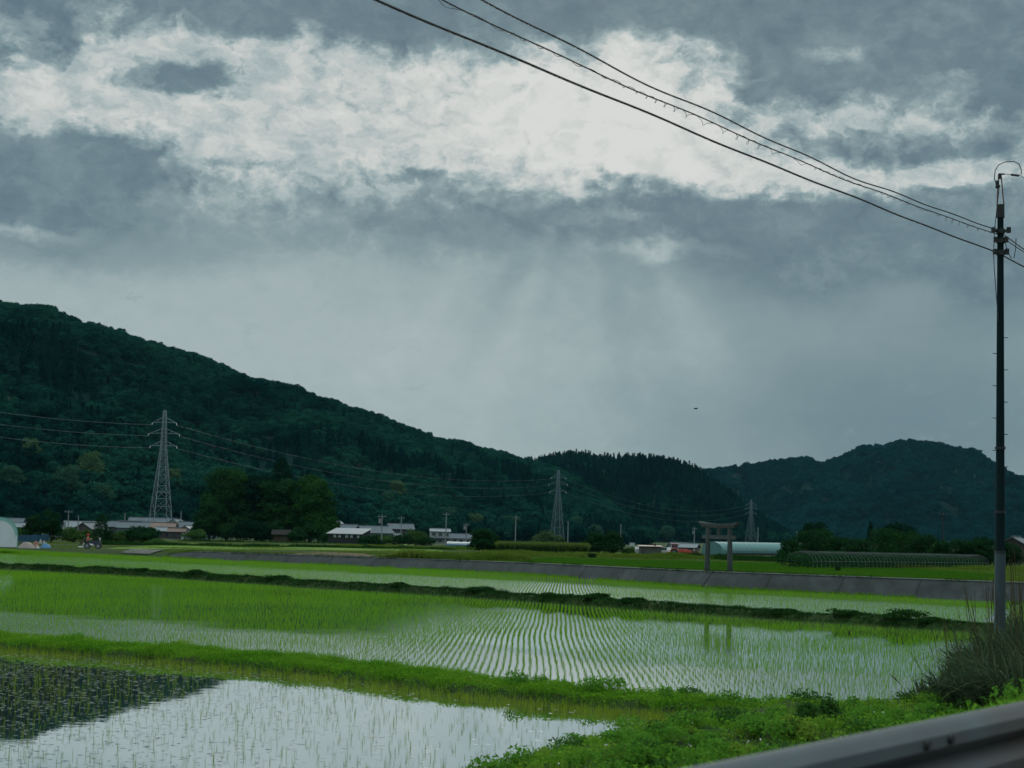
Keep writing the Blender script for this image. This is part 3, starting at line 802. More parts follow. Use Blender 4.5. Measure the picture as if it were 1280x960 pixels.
# young rice in the bright strip behind the concrete
n = 26000
x = rng.uniform(-10, 40, n); y = rng.uniform(108, 190, n)
qd = [atp(*q) for q in strips[0][1]]; k = in_poly(x, y, qd) & (pl_signed(x, y, LW)[0] > 1.4); P = np.stack([x[k], y[k], plane(y[k]) - .03], 1)
M_ricef = leafy('field_rice', (.024, .088, .007), (.052, .150, .013), .4, (.040, .12, .010), .1)
me = np_mesh('rice', *blades(P, .28, .045, 4, .12, .25, 1)); tag(link('rice_plants', me, M_ricef), 'dense bright rice in the field just above the concrete bank', 'rice', kind='stuff')
# grassy ridges between the far fields (low mounds of turf with tufts)
def ridge_turf(pa, pb, h, wd, nn, mat, label, k=5):
    a, b = np.array(atp(*pa)), np.array(atp(*pb)); t = rng.random(nn); L_ = np.linalg.norm(b - a)
    P = a + (b - a) * t[:, None]; off = rng.normal(0, wd, nn); d = (b - a) / L_
    P[:, 0] += -d[1] * off; P[:, 1] += d[0] * off; P[:, 2] = plane(P[:, 1]) - .05
    kq = pl_signed(P[:, 0], P[:, 1], LW)[0] > np.where(P[:, 0] < -34, .2, 1.5); P, off, t = P[kq], off[kq], t[kq]
    hh = h * np.clip(.25 + 1.5 * fbm(t * L_ * .35, off * .5 + pa[0], 3), .2, 1.7) * np.exp(-(off / wd / 1.6) ** 2)
    me = np_mesh('ridge_turf', *blades(P, hh, .09, k, .3, .45, 2)); tag(link('field_ridge_grass', me, mat), label, 'grass', kind='stuff')
ridge_turf((-30, 686), (255, 690), .26, 1.6, 5000, M_field, 'overgrown grassy ridge before the plastic tunnel and tarps')
ridge_turf((-30, 691), (200, 692.5), .30, 1.0, 3000, M_bgrass, 'low grassy edge of the paddy below the overgrown ridge')
ridge_turf((130, 680.4), (560, 687), .55, 1.2, 3500, M_bgrass, 'dark grass ridge between the pale green fields')
ridge_turf((440, 697), (660, 703), .7, 1.6, 5000, M_field, 'green weedy edge beyond the bare soil strip')
ridge_turf((600, 694), (905, 699), .75, 2.2, 6000, M_field, 'rough weedy ridge in front of the reed bed')
ridge_turf((860, 697.5), (1010, 703), .9, 2.2, 4000, M_bgrass, 'dark grass slope in front of the green plastic tunnel')
ridge_turf((1000, 709.5), (1280, 713.5), .5, 2.0, 6000, M_field, 'weeds at the foot of the bare hoops')
ridge_turf((230, 676.4), (420, 679.5), .5, 1.0, 2200, M_bgrass, 'thin dark grass ridge before the grove')
ridge_turf((420, 683), (620, 688), .6, 3.0, 3500, M_field, 'patchy grass between the dark barn and the blue tunnel')
# ================================================================== THINGS
M_bark = solid('bark', (.06, .05, .042), .95, var=.35, scale=4)
M_tree = leafy('grove_leaves', (.003, .019, .009), (.015, .052, .016), .25, (.022, .066, .016), .12)
M_tree2 = leafy('cedar_leaves', (.003, .016, .010), (.008, .032, .015), .2)
M_tree3 = leafy('bright_tree_leaves', (.004, .024, .008), (.021, .070, .015), .3, (.03, .085, .017), .2)
M_shrub = leafy('shrub_leaves', (.005, .026, .012), (.017, .056, .018), .3)
M_shrubl = leafy('light_shrub_leaves', (.022, .062, .018), (.058, .12, .03), .35)
M_wood = leafy('slope_leaves', (.014, .056, .038), (.040, .100, .056), .25)
M_woody = leafy('yellow_slope_leaves', (.030, .072, .036), (.072, .125, .052), .25)

def crown_part(V, Fc, t, mat, par, nm='crown'):
    return link(nm, np_mesh(nm, V, Fc, t), mat, par)
def tree(label, loc, h, r, lobes, n, size, mat, group=None, name='broadleaf_tree', low=.18, seed=None, cat='tree', flat=.8):
    """tapered trunk with limbs, crown of lobes made of leaf-sized faces"""
    root = thing(name, label, cat, loc, random.uniform(0, 6.28) if seed is None else seed, group)
    tr = MB(); lean = random.uniform(-.03, .03) * h
    top = (lean, 0, h * .72)
    tr.tube([(0, 0, -.3), (lean * .3, 0, h * .25), top], [max(.08, h * .028), h * .02, h * .008], 8)
    cl = []
    for i in range(lobes):
        a = 2.4 * i + random.uniform(-.4, .4); zz = low + (1 - low) * ((i + .5) / lobes) * .86
        q = r * random.uniform(.35, .72) * (1.25 - .75 * zz) * (1 if i else 0)
        s_ = r * random.uniform(.36, .55) * (1.15 - .35 * zz)
        x_, y_, z_ = q * math.cos(a), q * math.sin(a), h * zz
        z_ = min(z_, h - s_ * flat); z_ = max(z_, s_ * flat * .8 if low < .15 else z_)
        cl.append((x_, y_, z_, s_, s_, s_ * flat))
        if i % 2 == 0: tr.tube([(lean * .5, 0, h * min(.5, zz * .6)), (x_ * .6, y_ * .6, z_ * .9)], [h * .009, h * .003], 5)
    tr.build('trunk', M_bark, root, smooth=True)
    crown_part(*blob_crown(cl, n, size, fill=.45), mat, root)
    return root
def conifer(label, loc, h, r, n, size, mat, group=None, name='conifer_tree', power=.85, base=.08):
    root = thing(name, label, 'tree', loc, random.uniform(0, 6.28), group)
    MB().tube([(0, 0, -.3), (0, 0, h * .9)], [h * .02, h * .004], 8).build('trunk', M_bark, root, smooth=True)
    crown_part(*cone_crown(h, r, n, size, base, .3, 16, power=power), mat, root)
    return root
def shrub(label, loc, h, rx, n, size, mat, group=None, lobes=8, name='shrub', ry=None, cat='shrub'):
    root = thing(name, label, cat, loc, 0, group); ry = ry or rx * .7
    cl = []
    for i in range(lobes):
        a = random.uniform(0, 6.28); q = random.uniform(0, .62); s_ = random.uniform(.34, .5)
        zz = h * random.uniform(.3, .62)
        cl.append((rx * q * math.cos(a), ry * q * math.sin(a), zz, rx * s_, ry * s_, h * .38))
    cl.append((0, 0, h * .3, rx * .8, ry * .8, h * .32))
    crown_part(*blob_crown(cl, n, size, fill=.5), mat, root, 'foliage')
    if h < 1.2: return root
    st_ = MB()
    for i in range(4):
        st_.tube([(0, 0, -.15), (rx * .4 * math.cos(i * 1.6), ry * .4 * math.sin(i * 1.6), h * .5)], [h * .02, h * .006], 5)
    st_.build('stem', M_bark, root)
    return root
def px_h(n, D): return n * D / F

# --- shrine grove: one dense clump on the plain
GD = 540
def gv(px, dD=0): return at_d(px, GD + dD)
tree('wide dark tree forming the rounded end of the shrine grove nearest the pylon', gv(284, 4), 23.5, 10.5, 26, 15000, .42, M_tree, low=.10)
tree('low spreading tree at the grove edge nearest the blue gabled village house', gv(262, -6), 13, 6.0, 14, 7000, .38, M_tree, low=.06)
tree('dark middle tree of the grove behind the little wooden hut', gv(322, 6), 22, 8.5, 22, 11000, .42, M_tree2, low=.08)
tree('broad dark tree filling the middle of the grove in front of the cedar', gv(346, -1), 20.5, 8.0, 22, 9000, .42, M_tree, low=.08)
conifer('tall dark cedar whose tip rises above the rest of the grove', gv(350, 8), 27.5, 7.5, 10000, .42, M_tree2, name='cedar_tree', power=.5)
tree('brighter green tree with ivy hanging from its crown beside the dark barn', gv(388, -2), 21.5, 8.6, 24, 13000, .42, M_tree3, low=.10)
tree('rounded outer tree of the grove leaning over the roofs behind the dark barn', gv(404, 4), 17.5, 5.6, 16, 7000, .40, M_tree, low=.05)
shrub('low dark bush under the grove between the hut and the ivy tree', gv(372, -14), 5.5, 4.0, 2600, .35, M_tree)
shrub('broad dark bush at the foot of the grove short of the hut', gv(310, -12), 6.5, 8.0, 4200, .36, M_tree2)

# --- small trees and shrubs by the village (about 260 m off)
tree('round dark bushy tree next to the blue net and white tunnel', at_d(42, 256), 4.2, 1.75, 13, 3200, .15, M_shrub, low=.10, name='garden_tree')
tree('taller round dark bushy tree beside the pale utility pole', at_d(65, 256), 4.9, 1.9, 14, 3600, .15, M_shrub, low=.10, name='garden_tree')
conifer('dark spiky topped garden tree above the rice transplanter', at_d(127, 262), 4.6, 1.75, 3000, .15, M_shrub, name='garden_conifer', power=.5)
shrub('dark low bush touching the spiky topped garden tree', at_d(136, 262), 2.3, 1.0, 1100, .14, M_shrub)
shrub('yellow green hedge bush between the round trees and the spiky garden tree', at_d(92, 266), 2.4, 2.6, 2400, .16, M_shrubl)
shrub('small yellow green bush behind the blue net', at_d(24, 275), 2.3, 1.7, 1500, .16, M_shrubl)
shrub('light green leafy bush behind the rice transplanter', at_d(108, 268), 2.2, 1.5, 1500, .16, M_shrubl)
shrub('dark bush below the grey village roofs next to light bushes', at_d(165, 270), 2.9, 2.1, 2200, .17, M_shrub)
shrub('pale green bush beside the dark bush in front of the long grey roof', at_d(149, 268), 2.1, 1.6, 1600, .17, M_shrubl)
shrub('mid green spreading bush at the end of the village hedge', at_d(186, 272), 2.2, 2.3, 2000, .17, M_shrub)
shrub('large leaved light green plants at the edge of the pale field', at_d(196, 262), .9, 2.2, 900, .2, M_shrubl)
shrub('light green bush in front of the blue gabled houses next to the grove', at_d(243, 480), 3.2, 4.6, 2000, .3, M_shrubl)
shrub('grey green bush standing before the rusty roofed house', at_d(186, 560), 4.0, 5.0, 1800, .35, M_shrub)

# --- bushes and reeds across the middle
tree('dense dark green bushy tree beside the blue covered tunnel', at_d(603, 290), 3.9, 2.6, 14, 4200, .18, M_shrub, low=.05, name='bushy_tree', cat='tree')
tree('half of a dense bush pair leaning towards the reed bed', at_d(612, 291), 3.4, 2.0, 10, 2600, .18, M_shrub, low=.05, name='bushy_tree', cat='tree')
tree('dark spreading bushy tree at the end of the reed bed', at_d(744, 262), 3.6, 2.2, 13, 3600, .16, M_shrub, low=.04, name='bushy_tree', cat='tree')
tree('dark round bushy tree between the spreading bush and the shed', at_d(766, 264), 3.9, 2.3, 13, 3600, .16, M_shrub, low=.04, name='bushy_tree', cat='tree')
shrub('dark brown bush on the weedy ridge below the reed bed', at_d(741, 205), .7, .75, 600, .08, M_shrub)
shrub('light green weed bush beside the rusty roofed shed', at_d(786, 265), 1.5, 1.4, 1000, .14, M_shrubl)
shrub('olive round bush in front of the second pylon foot', at_d(680, 420), 5.0, 3.6, 2400, .26, M_woody)
shrub('olive low bush next to the second pylon foot', at_d(700, 424), 3.8, 2.8, 1700, .26, M_woody)
shrub('small dark bush at the foot of the pole near the dark barn', at_d(477, 400), 1.5, 1.4, 800, .2, M_shrub)
shrub('low dark bush in the grass beyond the dark barn', at_d(455, 380), .8, 1.2, 500, .16, M_shrub)
shrub('small dark weed clump alone on the bright rice field', at_d(1048, 133), .62, .3, 420, .05, M_shrub)
for i, (px, w_, h_, lb) in enumerate([(459, 4.0, 2.6, 'dark green hedge bush against the low end of the dark barn'), (470, 5.0, 3.0, 'broad hedge bush in front of the blue walled house'), (487, 5.5, 2.8, 'long hedge bush between the two field poles'), (503, 5.0, 3.2, 'hedge bush in front of the two storey grey house'),
        (520, 4.0, 4.6, 'round light green tree like bush between the grey house and the white house'), (531, 3.6, 2.6, 'low hedge bush at the corner of the white two storey house'), (413, 3.5, 3.5, 'bush squeezed between the grove and the dark barn')]):
    shrub(lb, at_d(px, 452 if px != 413 else 490), h_, w_, 2200, .22, [M_shrub, M_shrubl][i in (2, 4)], 'hedge bushes before the middle houses')
def reeds(label, pa, pb, D0, D1, h, n):
    t = rng.random(n); a, b = np.array(at_d(pa, D0)), np.array(at_d(pb, D1)); L_ = np.linalg.norm(b - a)
    q = a + (b - a) * t[:, None]; q[:, 1] += rng.uniform(-1.6, 1.6, n); q[:, 2] = plane(q[:, 1])
    root = thing('reed_bed', label, 'reeds', tuple(a))
    V, Fc, tt = blades(q - a, h, .07, 4, .15, .16, 2)
    k = V[:, 2] - (plane(V[:, 1] + a[1]) - a[2]) > h * .55
    lo, hi = [], []
    Fm = k[Fc].sum(1) >= 2
    def sub(mask, nm, mat):
        f2 = Fc[mask]; uq, inv = np.unique(f2, return_inverse=True)
        link(nm, np_mesh(nm, V[uq], inv.reshape(-1, 3), tt[uq]), mat, root)
    sub(Fm, 'leaf_tops', M_reed); sub(~Fm, 'stems', M_shrub)
M_reed = leafy('reed_leaves', (.060, .105, .022), (.11, .165, .04), .4)
reeds('long bed of tall reeds with pale green tops between two dark bushes', 622, 736, 268, 255, 1.75, 7500)

# --- orchard and trees behind the bare hoops
OR = [(988, 178, 2.7, 1.5, 'dark flat topped pruned tree against the end of the green tunnel'), (1008, 205, 4.2, 2.2, 'dark orchard tree first in the row behind the hoops'),
 (1030, 214, 4.6, 2.4, 'dark orchard tree with a lumpy top behind the hoops'), (1050, 204, 3.4, 2.2, 'low orchard tree in the dip of the row'), (1072, 200, 3.2, 2.2, 'low yellowish orchard tree below the dip of the row'),
 (1104, 208, 4.6, 2.6, 'broad dark orchard tree beside the pointed cedar'), (1130, 214, 4.4, 2.6, 'broad dark orchard tree before the far mountain centre'), (1154, 210, 4.0, 2.4, 'orchard tree on the falling end of the dark row'),
 (1178, 204, 3.2, 2.2, 'low orchard tree near the concrete utility pole'), (1204, 206, 3.4, 2.2, 'low rounded orchard tree next to the utility pole'), (1226, 208, 3.8, 2.0, 'orchard tree half hidden by the utility pole'),
 (1258, 212, 3.3, 2.2, 'orchard tree beyond the utility pole below the brown house')]
for i, (px, D, h, r, lb) in enumerate(OR):
    tree(lb, at_d(px, D), h, r, 13, 2800, .15, [M_tree, M_shrub, M_tree][i % 3], 'orchard trees behind the hoops', 'orchard_tree', low=.08)
conifer('small pointed cedar sticking up from the orchard row', at_d(1088, 220), 5.6, 1.3, 1500, .14, M_tree2, name='cedar_tree')
tree('dark lumpy tree rising behind the first orchard trees', at_d(1018, 290), 6.6, 3.2, 14, 3000, .22, M_tree2, low=.1, name='broadleaf_tree')
tree('dark wide tree rising behind the middle of the orchard', at_d(1122, 290), 6.8, 4.2, 16, 3600, .22, M_tree2, low=.1, name='broadleaf_tree')
tree('solitary dark tree peeping over the orchard near the pole', at_d(1229, 280), 4.6, 2.0, 10, 1800, .2, M_tree2, low=.1, name='broadleaf_tree')
# --- single trees one can tell apart along the foot of the wooded slope
FT = [(28, 'grey green tree on the slope foot above the white tunnel', 15, 8, 0), (50, 'pale yellow green tree high on the slope foot', 14, 7, 1), (96, 'large grey green tree on the slope behind the utility pole', 20, 10, 0),
 (124, 'big rounded light green tree on the slope between pylon and utility pole', 21, 11, 1), (142, 'light green tree next to the big rounded tree by the pylon', 16, 8, 0), (226, 'light green tree on the slope just behind the pylon leg', 18, 7, 1),
 (500, 'yellowish sparse tree on the slope above the grey house', 17, 8, 1), (488, 'tall grey green tree on the slope above the dark barn', 16, 7, 0), (560, 'wide flat grey green tree on the slope above the white house', 15, 11, 0), (596, 'wide flat olive tree beside the grey green one on the slope', 14, 9, 1),
 (640, 'grey green tree on the slope above the reed bed', 13, 9, 0), (722, 'pale grey tree on the slope next to the second pylon', 15, 9, 0), (745, 'grey green tree at the slope foot past the second pylon', 13, 8, 0), (835, 'round dark green tree at the foot of the conifer hill', 16, 10, 0)]
for i, (px, lb, h, r, k) in enumerate(FT):
    t = [.07, .13, .06, .10, .04, .08, .15, .10, .07, .06, .06, .10, .02, .0][i]
    hx, hy, hz = (H1 if px < 800 else H2).at(np.array([float(px)]), np.array([t]))
    tree(lb, (float(hx[0]), float(hy[0]) - 6, float(hz[0]) + 2), h, r, 13, 2600, .55, [M_wood, M_woody][k], 'trees at the foot of the wooded hills', 'slope_tree', low=.25)

# ------------------------------------------------------------------ buildings
M_roofg = solid('grey_tile', (.072, .090, .105), .8, var=.25, scale=.6)
M_roofp = solid('pale_sheet_roof', (.13, .155, .17), .7, var=.12, scale=.5)
M_roofr = solid('rusty_tile', (.13, .085, .065), .7, var=.3, scale=.6)
M_wallw = solid('white_plaster', (.22, .25, .26), .8, var=.1, scale=.5)
M_wallb = solid('brown_boards', (.05, .045, .042), .85, var=.3, scale=.7)
M_wallbl = solid('blue_grey_wall', (.08, .115, .14), .8, var=.15, scale=.5)
M_black = solid('charred_boards', (.012, .016, .019), .85, var=.4, scale=1.5)
M_win = solid('window_glass', (.03, .045, .055), .12, var=.2, scale=.5, spec=.6)
M_winl = solid('pale_window', (.38, .43, .45), .3, var=.1)
M_door = solid('pale_door', (.42, .46, .48), .5, var=.1)
M_dark = solid('dark_metal', (.012, .015, .016), .85, var=.3)
M_steel = solid('galvanised_steel', (.10, .12, .135), .5, metal=.3, var=.2)
def house(label, px, D, wd, dp, wall, rise, roof, wmat, rz=0., nwin=3, name='farmhouse', z=None, hip=False, storeys=1, cat='house', dz=0., group=None):
    x, y, z0 = at_d(px, D); root = thing(name, label, cat, (x, y, z0 + dz), rz, group)
    a, b = wd / 2, dp / 2
    MB().prism([(-b, -.4), (b, -.4), (b, wall), (0, wall + rise), (-b, wall)], -a, a, axis='x').build('wall', wmat, root)
    ov = .5; th = .16
    sl = math.hypot(b, rise); nx, nz = rise / sl, b / sl
    rb = MB()
    for sg in (-1, 1):
        e = (sg * (b + ov * b / sl), wall - ov * rise / sl)
        rb.prism([(0, wall + rise + .012), e and (e[0], e[1] + .012), (e[0] + sg * nx * th, e[1] + nz * th), (0, wall + rise + th / nz)], -a - ov, a + ov, axis='x')
    rb.box((0, 0, wall + rise + th / nz + .08), (wd + 2 * ov, .35, .22))
    ro = rb.build('roof', roof, root)
    for s_ in range(storeys):
        zc = wall * ((s_ + .52) / storeys)
        for i in range(nwin):
            xx = -a + wd * (i + .5) / nwin
            MB().box((xx, -b - .03, zc), (wd / nwin * .55, .10, min(1.3, wall / storeys * .45))).build('window', M_win, root)
    if storeys == 1: MB().box((a * .8, -b - .035, .95), (.9, .08, 1.9)).build('door', M_wallb if wmat is not M_wallb else M_door, root)
    MB().box((a + .03, 0, wall * .55), (.1, dp * .4, 1.0)).build('window', M_win, root)
    return root
VG = 'grey roofed village houses below the pylon'
house('long grey roofed house just below the pylon feet', 192, 735, 20, 9, 4.6, 2.2, M_roofg, M_wallbl, .06, 5, group=VG, dz=1.2)
house('pale roofed house at the end of the upper village row', 171, 725, 15, 8, 4.3, 1.6, M_roofp, M_wallb, .05, 4, group=VG, dz=.4)
house('small white gabled house beside the pylon foot', 221, 730, 7, 8, 4.4, 2.4, M_roofg, M_wallw, 1.3, 2, group=VG, dz=.8)
house('grey roofed house nearest the spiky garden tree', 140, 690, 15, 8, 3.6, 2.0, M_roofg, M_wallw, -.03, 4, group=VG)
house('grey roofed house second from the spiky garden tree', 158, 680, 12, 8, 3.8, 2.0, M_roofg, M_wallb, .04, 4, group=VG)
house('longest blue grey roofed house in the lower village row', 182, 670, 20, 9, 3.5, 2.0, M_roofg, M_wallbl, .02, 6, group=VG)
house('house with an orange rusty tiled roof in the village row', 205.5, 668, 9, 9, 3.5, 2.0, M_roofr, M_wallb, .03, 3, group=VG)
house('grey roofed house just past the rusty roof', 222, 672, 12, 8, 3.4, 1.8, M_roofg, M_wallb, .02, 4, group=VG)
house('blue gabled house with a grey roof next to the grove', 248, 610, 13, 8, 3.6, 2.2, M_roofg, M_wallbl, .25, 4, group=VG)
house('small white gabled outbuilding below the blue gabled house', 236, 570, 5.5, 6, 2.6, 1.6, M_roofp, M_wallw, 1.35, 2, group=VG)
house('low pale roofed shed in front of the rusty roofed house', 213, 575, 9, 6, 2.4, 1.1, M_roofp, M_wallb, .05, 3, group=VG)
house('little brick red outbuilding below the pale roofed shed', 222, 540, 5, 4, 2.3, .9, M_roofr, M_wallb, .1, 2, group=VG)
house('white roofed house behind the round bushy trees', 103, 640, 13, 8, 3.2, 2.0, M_roofp, M_wallw, .5, 4, group=VG)
house('dark gabled house among the white roofed houses', 112, 610, 8, 7, 2.6, 2.0, M_roofg, M_wallb, 1.25, 2, group=VG)
house('grey roofed house behind the white plastic tunnel', 14, 600, 9, 7, 3.6, 1.9, M_roofg, M_wallb, .02, 3, group=VG)
house('long low pale building behind the blue net', 28, 580, 10, 6, 2.6, 1.2, M_roofp, M_wallb, 0, 4, group=VG)
HG = 'houses beyond the dark barn'
house('tall white house behind the ridge of the dark barn', 419, 640, 5, 6, 6.0, 1.6, M_roofp, M_wallw, .9, 1, group=HG, storeys=2)
house('grey gabled house over the dark barn roof', 431, 620, 9, 7, 4.3, 2.0, M_roofg, M_wallb, .4, 3, group=HG)
house('brownish roofed house over the low end of the dark barn', 443, 640, 8, 7, 3.6, 2.0, M_roofg, M_wallw, -.3, 3, group=HG)
house('blue walled house with a grey roof near the first field pole', 467, 590, 11, 9, 3.6, 2.2, M_roofg, M_wallbl, .55, 3, group=HG)
house('two storey grey house behind the pale field pole', 500.5, 640, 9, 8, 5.4, 1.8, M_roofg, M_wallb, .2, 2, group=HG, storeys=2)
house('white low shed next to the two storey grey house', 494, 600, 4.5, 5, 2.4, 1.0, M_roofp, M_wallw, .3, 1, group=HG)
hw = house('white two storey house with a pale roof and a grey porch roof', 550, 760, 8.5, 7, 5.6, 1.1, M_roofp, M_wallw, .12, 3, storeys=2, dz=-.2)
MB().prism([(-5.2, 2.55), (-3.52, 3.2), (-3.52, 3.35), (-5.3, 2.68)], -2.6, 4.6, axis='x').build('porch_roof', M_roofg, hw)
MB().box((-5.2, -.5, 1.1), (2.0, 6, 2.6)).build('lean_to', M_wallb, hw)
house('long low grey roofed house beside the white two storey house', 574, 770, 11.5, 7, 2.6, 1.9, M_roofg, M_wallw, -.1, 4)
house('low white roofed house beyond the red machines', 849, 620, 6.5, 6, 2.6, 1.3, M_roofp, M_wallw, .3, 2, dz=-1.3)
house('low house with a bright white roof edge next to the stone gate', 861, 600, 6.5, 6, 2.4, 1.2, M_roofp, M_wallb, -.35, 2, dz=-1.2)
house('brown gabled house at the picture edge behind the utility pole', 1270, 330, 8, 7, 3.0, 1.9, M_roofg, M_wallb, 1.1, 2, name='farmhouse')

# dark barn with a pale single-slope roof
bx = at_d(437, 474); barn = thing('barn', 'dark barn with a pale sloping roof and a row of small white windows', 'barn', bx, -.28)
MB().prism([(-3.4, -.4), (3.4, -.4), (3.4, 4.1), (-3.4, 2.75)], -4.9, 4.9, axis='x').build('wall', M_black, barn)
MB().prism([(-3.95, 2.66), (3.9, 4.21), (3.9, 4.36), (-3.95, 2.81)], -5.4, 5.3, axis='x').build('roof', M_roofp, barn)
for i, xx in enumerate((-2.9, -1.5, .6, 2.0, 4.0)):
    f_ = MB().box((xx, -3.43, 2.1), (.7, .08, .72)).build('window', M_winl, barn)
    MB().box((xx, -3.49, 2.1), (.08, .06, .7)).build('mullion', M_dark, f_)
MB().box((-4.93, -1.3, 1.1), (.08, 1.7, 2.1)).build('door', M_door, barn)
MB().box((-4.93, 1.9, 1.0), (.08, 1.2, 1.9)).build('door', M_winl, barn)
# little shrine hut at the foot of the grove
hx = at_d(356, 529); hut = thing('shrine_hut', 'small brown wooden hut under the trees of the grove', 'hut', hx, .05)
MB().box((0, 0, .9), (6.6, 3.2, 2.2)).build('wall', solid('old_timber', (.05, .030, .020), .85, var=.35, scale=.8), hut)
MB().prism([(-2.4, 2.05), (0, 3.5), (2.4, 2.05), (2.4, 2.2), (0, 3.68), (-2.4, 2.2)], -3.9, 3.9, axis='x').build('roof', solid('bark_roof', (.018, .018, .015), .95, var=.3), hut)
for xx in (-2.2, -.75, .75, 2.2): MB().box((xx, -1.64, .95), (.14, .1, 2.0)).build('post', M_bark, hut)
MB().box((0, -1.66, .7), (1.3, .1, 1.7)).build('door', M_wallb, hut)
# small shed with a rusty flat roof
sx_ = at_d(813, 300); shed = thing('shed', 'low dark shed with a rusty flat roof beside the bushes', 'shed', sx_, .03)
MB().box((0, 0, .7), (3.7, 2.4, 1.5)).build('wall', solid('grey_boards', (.06, .065, .065), .9, var=.35, scale=1.2), shed)
MB().prism([(-1.5, 1.47), (1.5, 1.62), (1.5, 1.70), (-1.5, 1.55)], -2.15, 2.1, axis='x').build('roof', M_roofr, shed)
MB().box((-1.3, -1.22, .6), (.8, .06, 1.15)).build('door', M_wallb, shed)
MB().tube([(.9, .3, 1.6), (.9, .3, 2.0)], .14, 8).build('chimney', M_dark, shed)

# ------------------------------------------------------------------ plastic tunnels
M_film = solid('green_film', (.085, .19, .185), .7, var=.08, scale=.5)
M_filmd = solid('green_film_lower', (.06, .155, .16), .7, var=.1, scale=.6)
M_filmw = solid('white_film', (.30, .34, .36), .5, var=.05, scale=.6)
M_green = solid('green_trim', (.02, .20, .15), .5, var=.1)
M_bluef = solid('blue_film', (.025, .12, .25), .6, var=.2, scale=1.)
M_hoop = solid('hoop_pipe', (.13, .15, .155), .6, metal=.1, var=.15)
def arch(hw, h, k=14, shoulder=.35):
    """half-width, height -> profile points of a tunnel (upright sides, round top)"""
    P = [(-hw, 0.), (-hw, h * shoulder)]
    for i in range(1, k):
        a = math.pi * (1 - i / k); P.append((hw * math.cos(a), h * shoulder + h * (1 - shoulder) * math.sin(a)))
    return P + [(hw, h * shoulder), (hw, 0.)]
gx = at_d(890.5, 352); ge = at_d(993, 374)
dv = Vector(ge) - Vector(gx); gl = dv.length; gz = math.atan2(dv.y, dv.x)
gh = thing('plastic_tunnel', 'long pale green plastic tunnel behind the stone gate', 'greenhouse', gx, gz)
A = arch(2.6, 2.75); lowp = [p for p in A]
up = [(a, z) for a, z in A if z > .9]
def shell(P, x0, x1, n, name, mat, par, closed_end=False):
    b = MB(); nx = n
    V = [(x0 + (x1 - x0) * i / (nx - 1), a, z) for i in range(nx) for a, z in P]; k = len(P)
    Fc = [(i * k + j, i * k + j + 1, (i + 1) * k + j + 1, (i + 1) * k + j) for i in range(nx - 1) for j in range(k - 1)]
    b.add(V, Fc); return b.build(name, mat, par, smooth=True)
shell([(-2.6, .86)] + up + [(2.6, .86)], 0, gl, 24, 'cover', M_film, gh)
for sg in (-1, 1): MB().box((gl / 2, sg * 2.57, .46), (gl, .03, .70)).build('side_curtain', M_filmd if sg < 0 else M_filmd, gh)
MB().box((gl / 2 + .6, -2.62, .30), (gl - 1.4, .03, .42)).build('side_opening', M_dark, gh)
for xe in (.02, gl - .02):
    MB().prism([(a * .995, z * .995) for a, z in A], xe - .015, xe + .015, axis='x').build('end_wall', M_filmd, gh)
MB().box((-.03, -.9, 1.0), (.06, 1.3, 2.0)).build('door', M_filmd, gh)
for i in range(18):
    x_ = gl * i / 17; MB().tube([(x_, a * 1.006, z * 1.006) for a, z in A], .02, 5).build('hoop', M_hoop, gh)
# white tunnel at the picture edge
wx = atp(-1, 683.5); wt_ = thing('plastic_tunnel', 'white plastic tunnel with a green striped arch edge at the picture border', 'greenhouse', wx, .30)
A2 = [(a, z) for a, z in arch(1.75, 3.0, 16, .42)]
V = MB(); V.prism(A2, 0, .03); V.build('end_wall', M_filmw, wt_)
b = MB(); k = len(A2); ny = 12
b.add([(a, .03 + 9. * i / (ny - 1), z) for i in range(ny) for a, z in A2], [(i * k + j, i * k + j + 1, (i + 1) * k + j + 1, (i + 1) * k + j) for i in range(ny - 1) for j in range(k - 1)])
b.build('cover', M_filmw, wt_, smooth=True)
for j in range(2, k - 2):
    a0, z0 = A2[j]; a1, z1 = A2[j + 1]
    for q in (0, .5):
        p0 = (a0 + (a1 - a0) * q, z0 + (z1 - z0) * q); p1 = (a0 + (a1 - a0) * (q + .3), z0 + (z1 - z0) * (q + .3))
        MB().add([(p0[0] * 1.0, -.012, p0[1]), (p1[0], -.012, p1[1]), (p1[0] * .86, -.012, (p1[1] - .3) * .98), (p0[0] * .86, -.012, (p0[1] - .3) * .98)], [(0, 1, 2, 3)]).build('trim_stripe', M_green, wt_)
MB().tube([(a, -.02, z) for a, z in A2], .03, 6).build('arch_pipe', M_green, wt_)
MB().box((.55, -.02, .95), (1.0, .04, 1.9)).build('door', M_filmw, wt_)
# low blue covered tunnel
tx = at_d(559, 412); bt_ = thing('covered_tunnel', 'low tunnel with blue sides and a white sheet on top beside the dense bush', 'tunnel', tx, -.06)
LL = 29.5 * 412 / F
MB().prism([(-.95, 0), (-.9, .75), (.9, .75), (.95, 0)], 0, LL, axis='x').build('side_sheet', M_bluef, bt_)
MB().prism([(-.93, .76), (-.65, 1.18), (0, 1.36), (.65, 1.18), (.93, .76)], .12, LL - .1, axis='x').build('top_sheet', M_filmw, bt_)
for i in range(9): MB().tube([(LL * i / 8, a * .975, z) for a, z in arch(1.0, 1.4, 8, .55)], .025, 5).build('hoop', M_hoop, bt_)
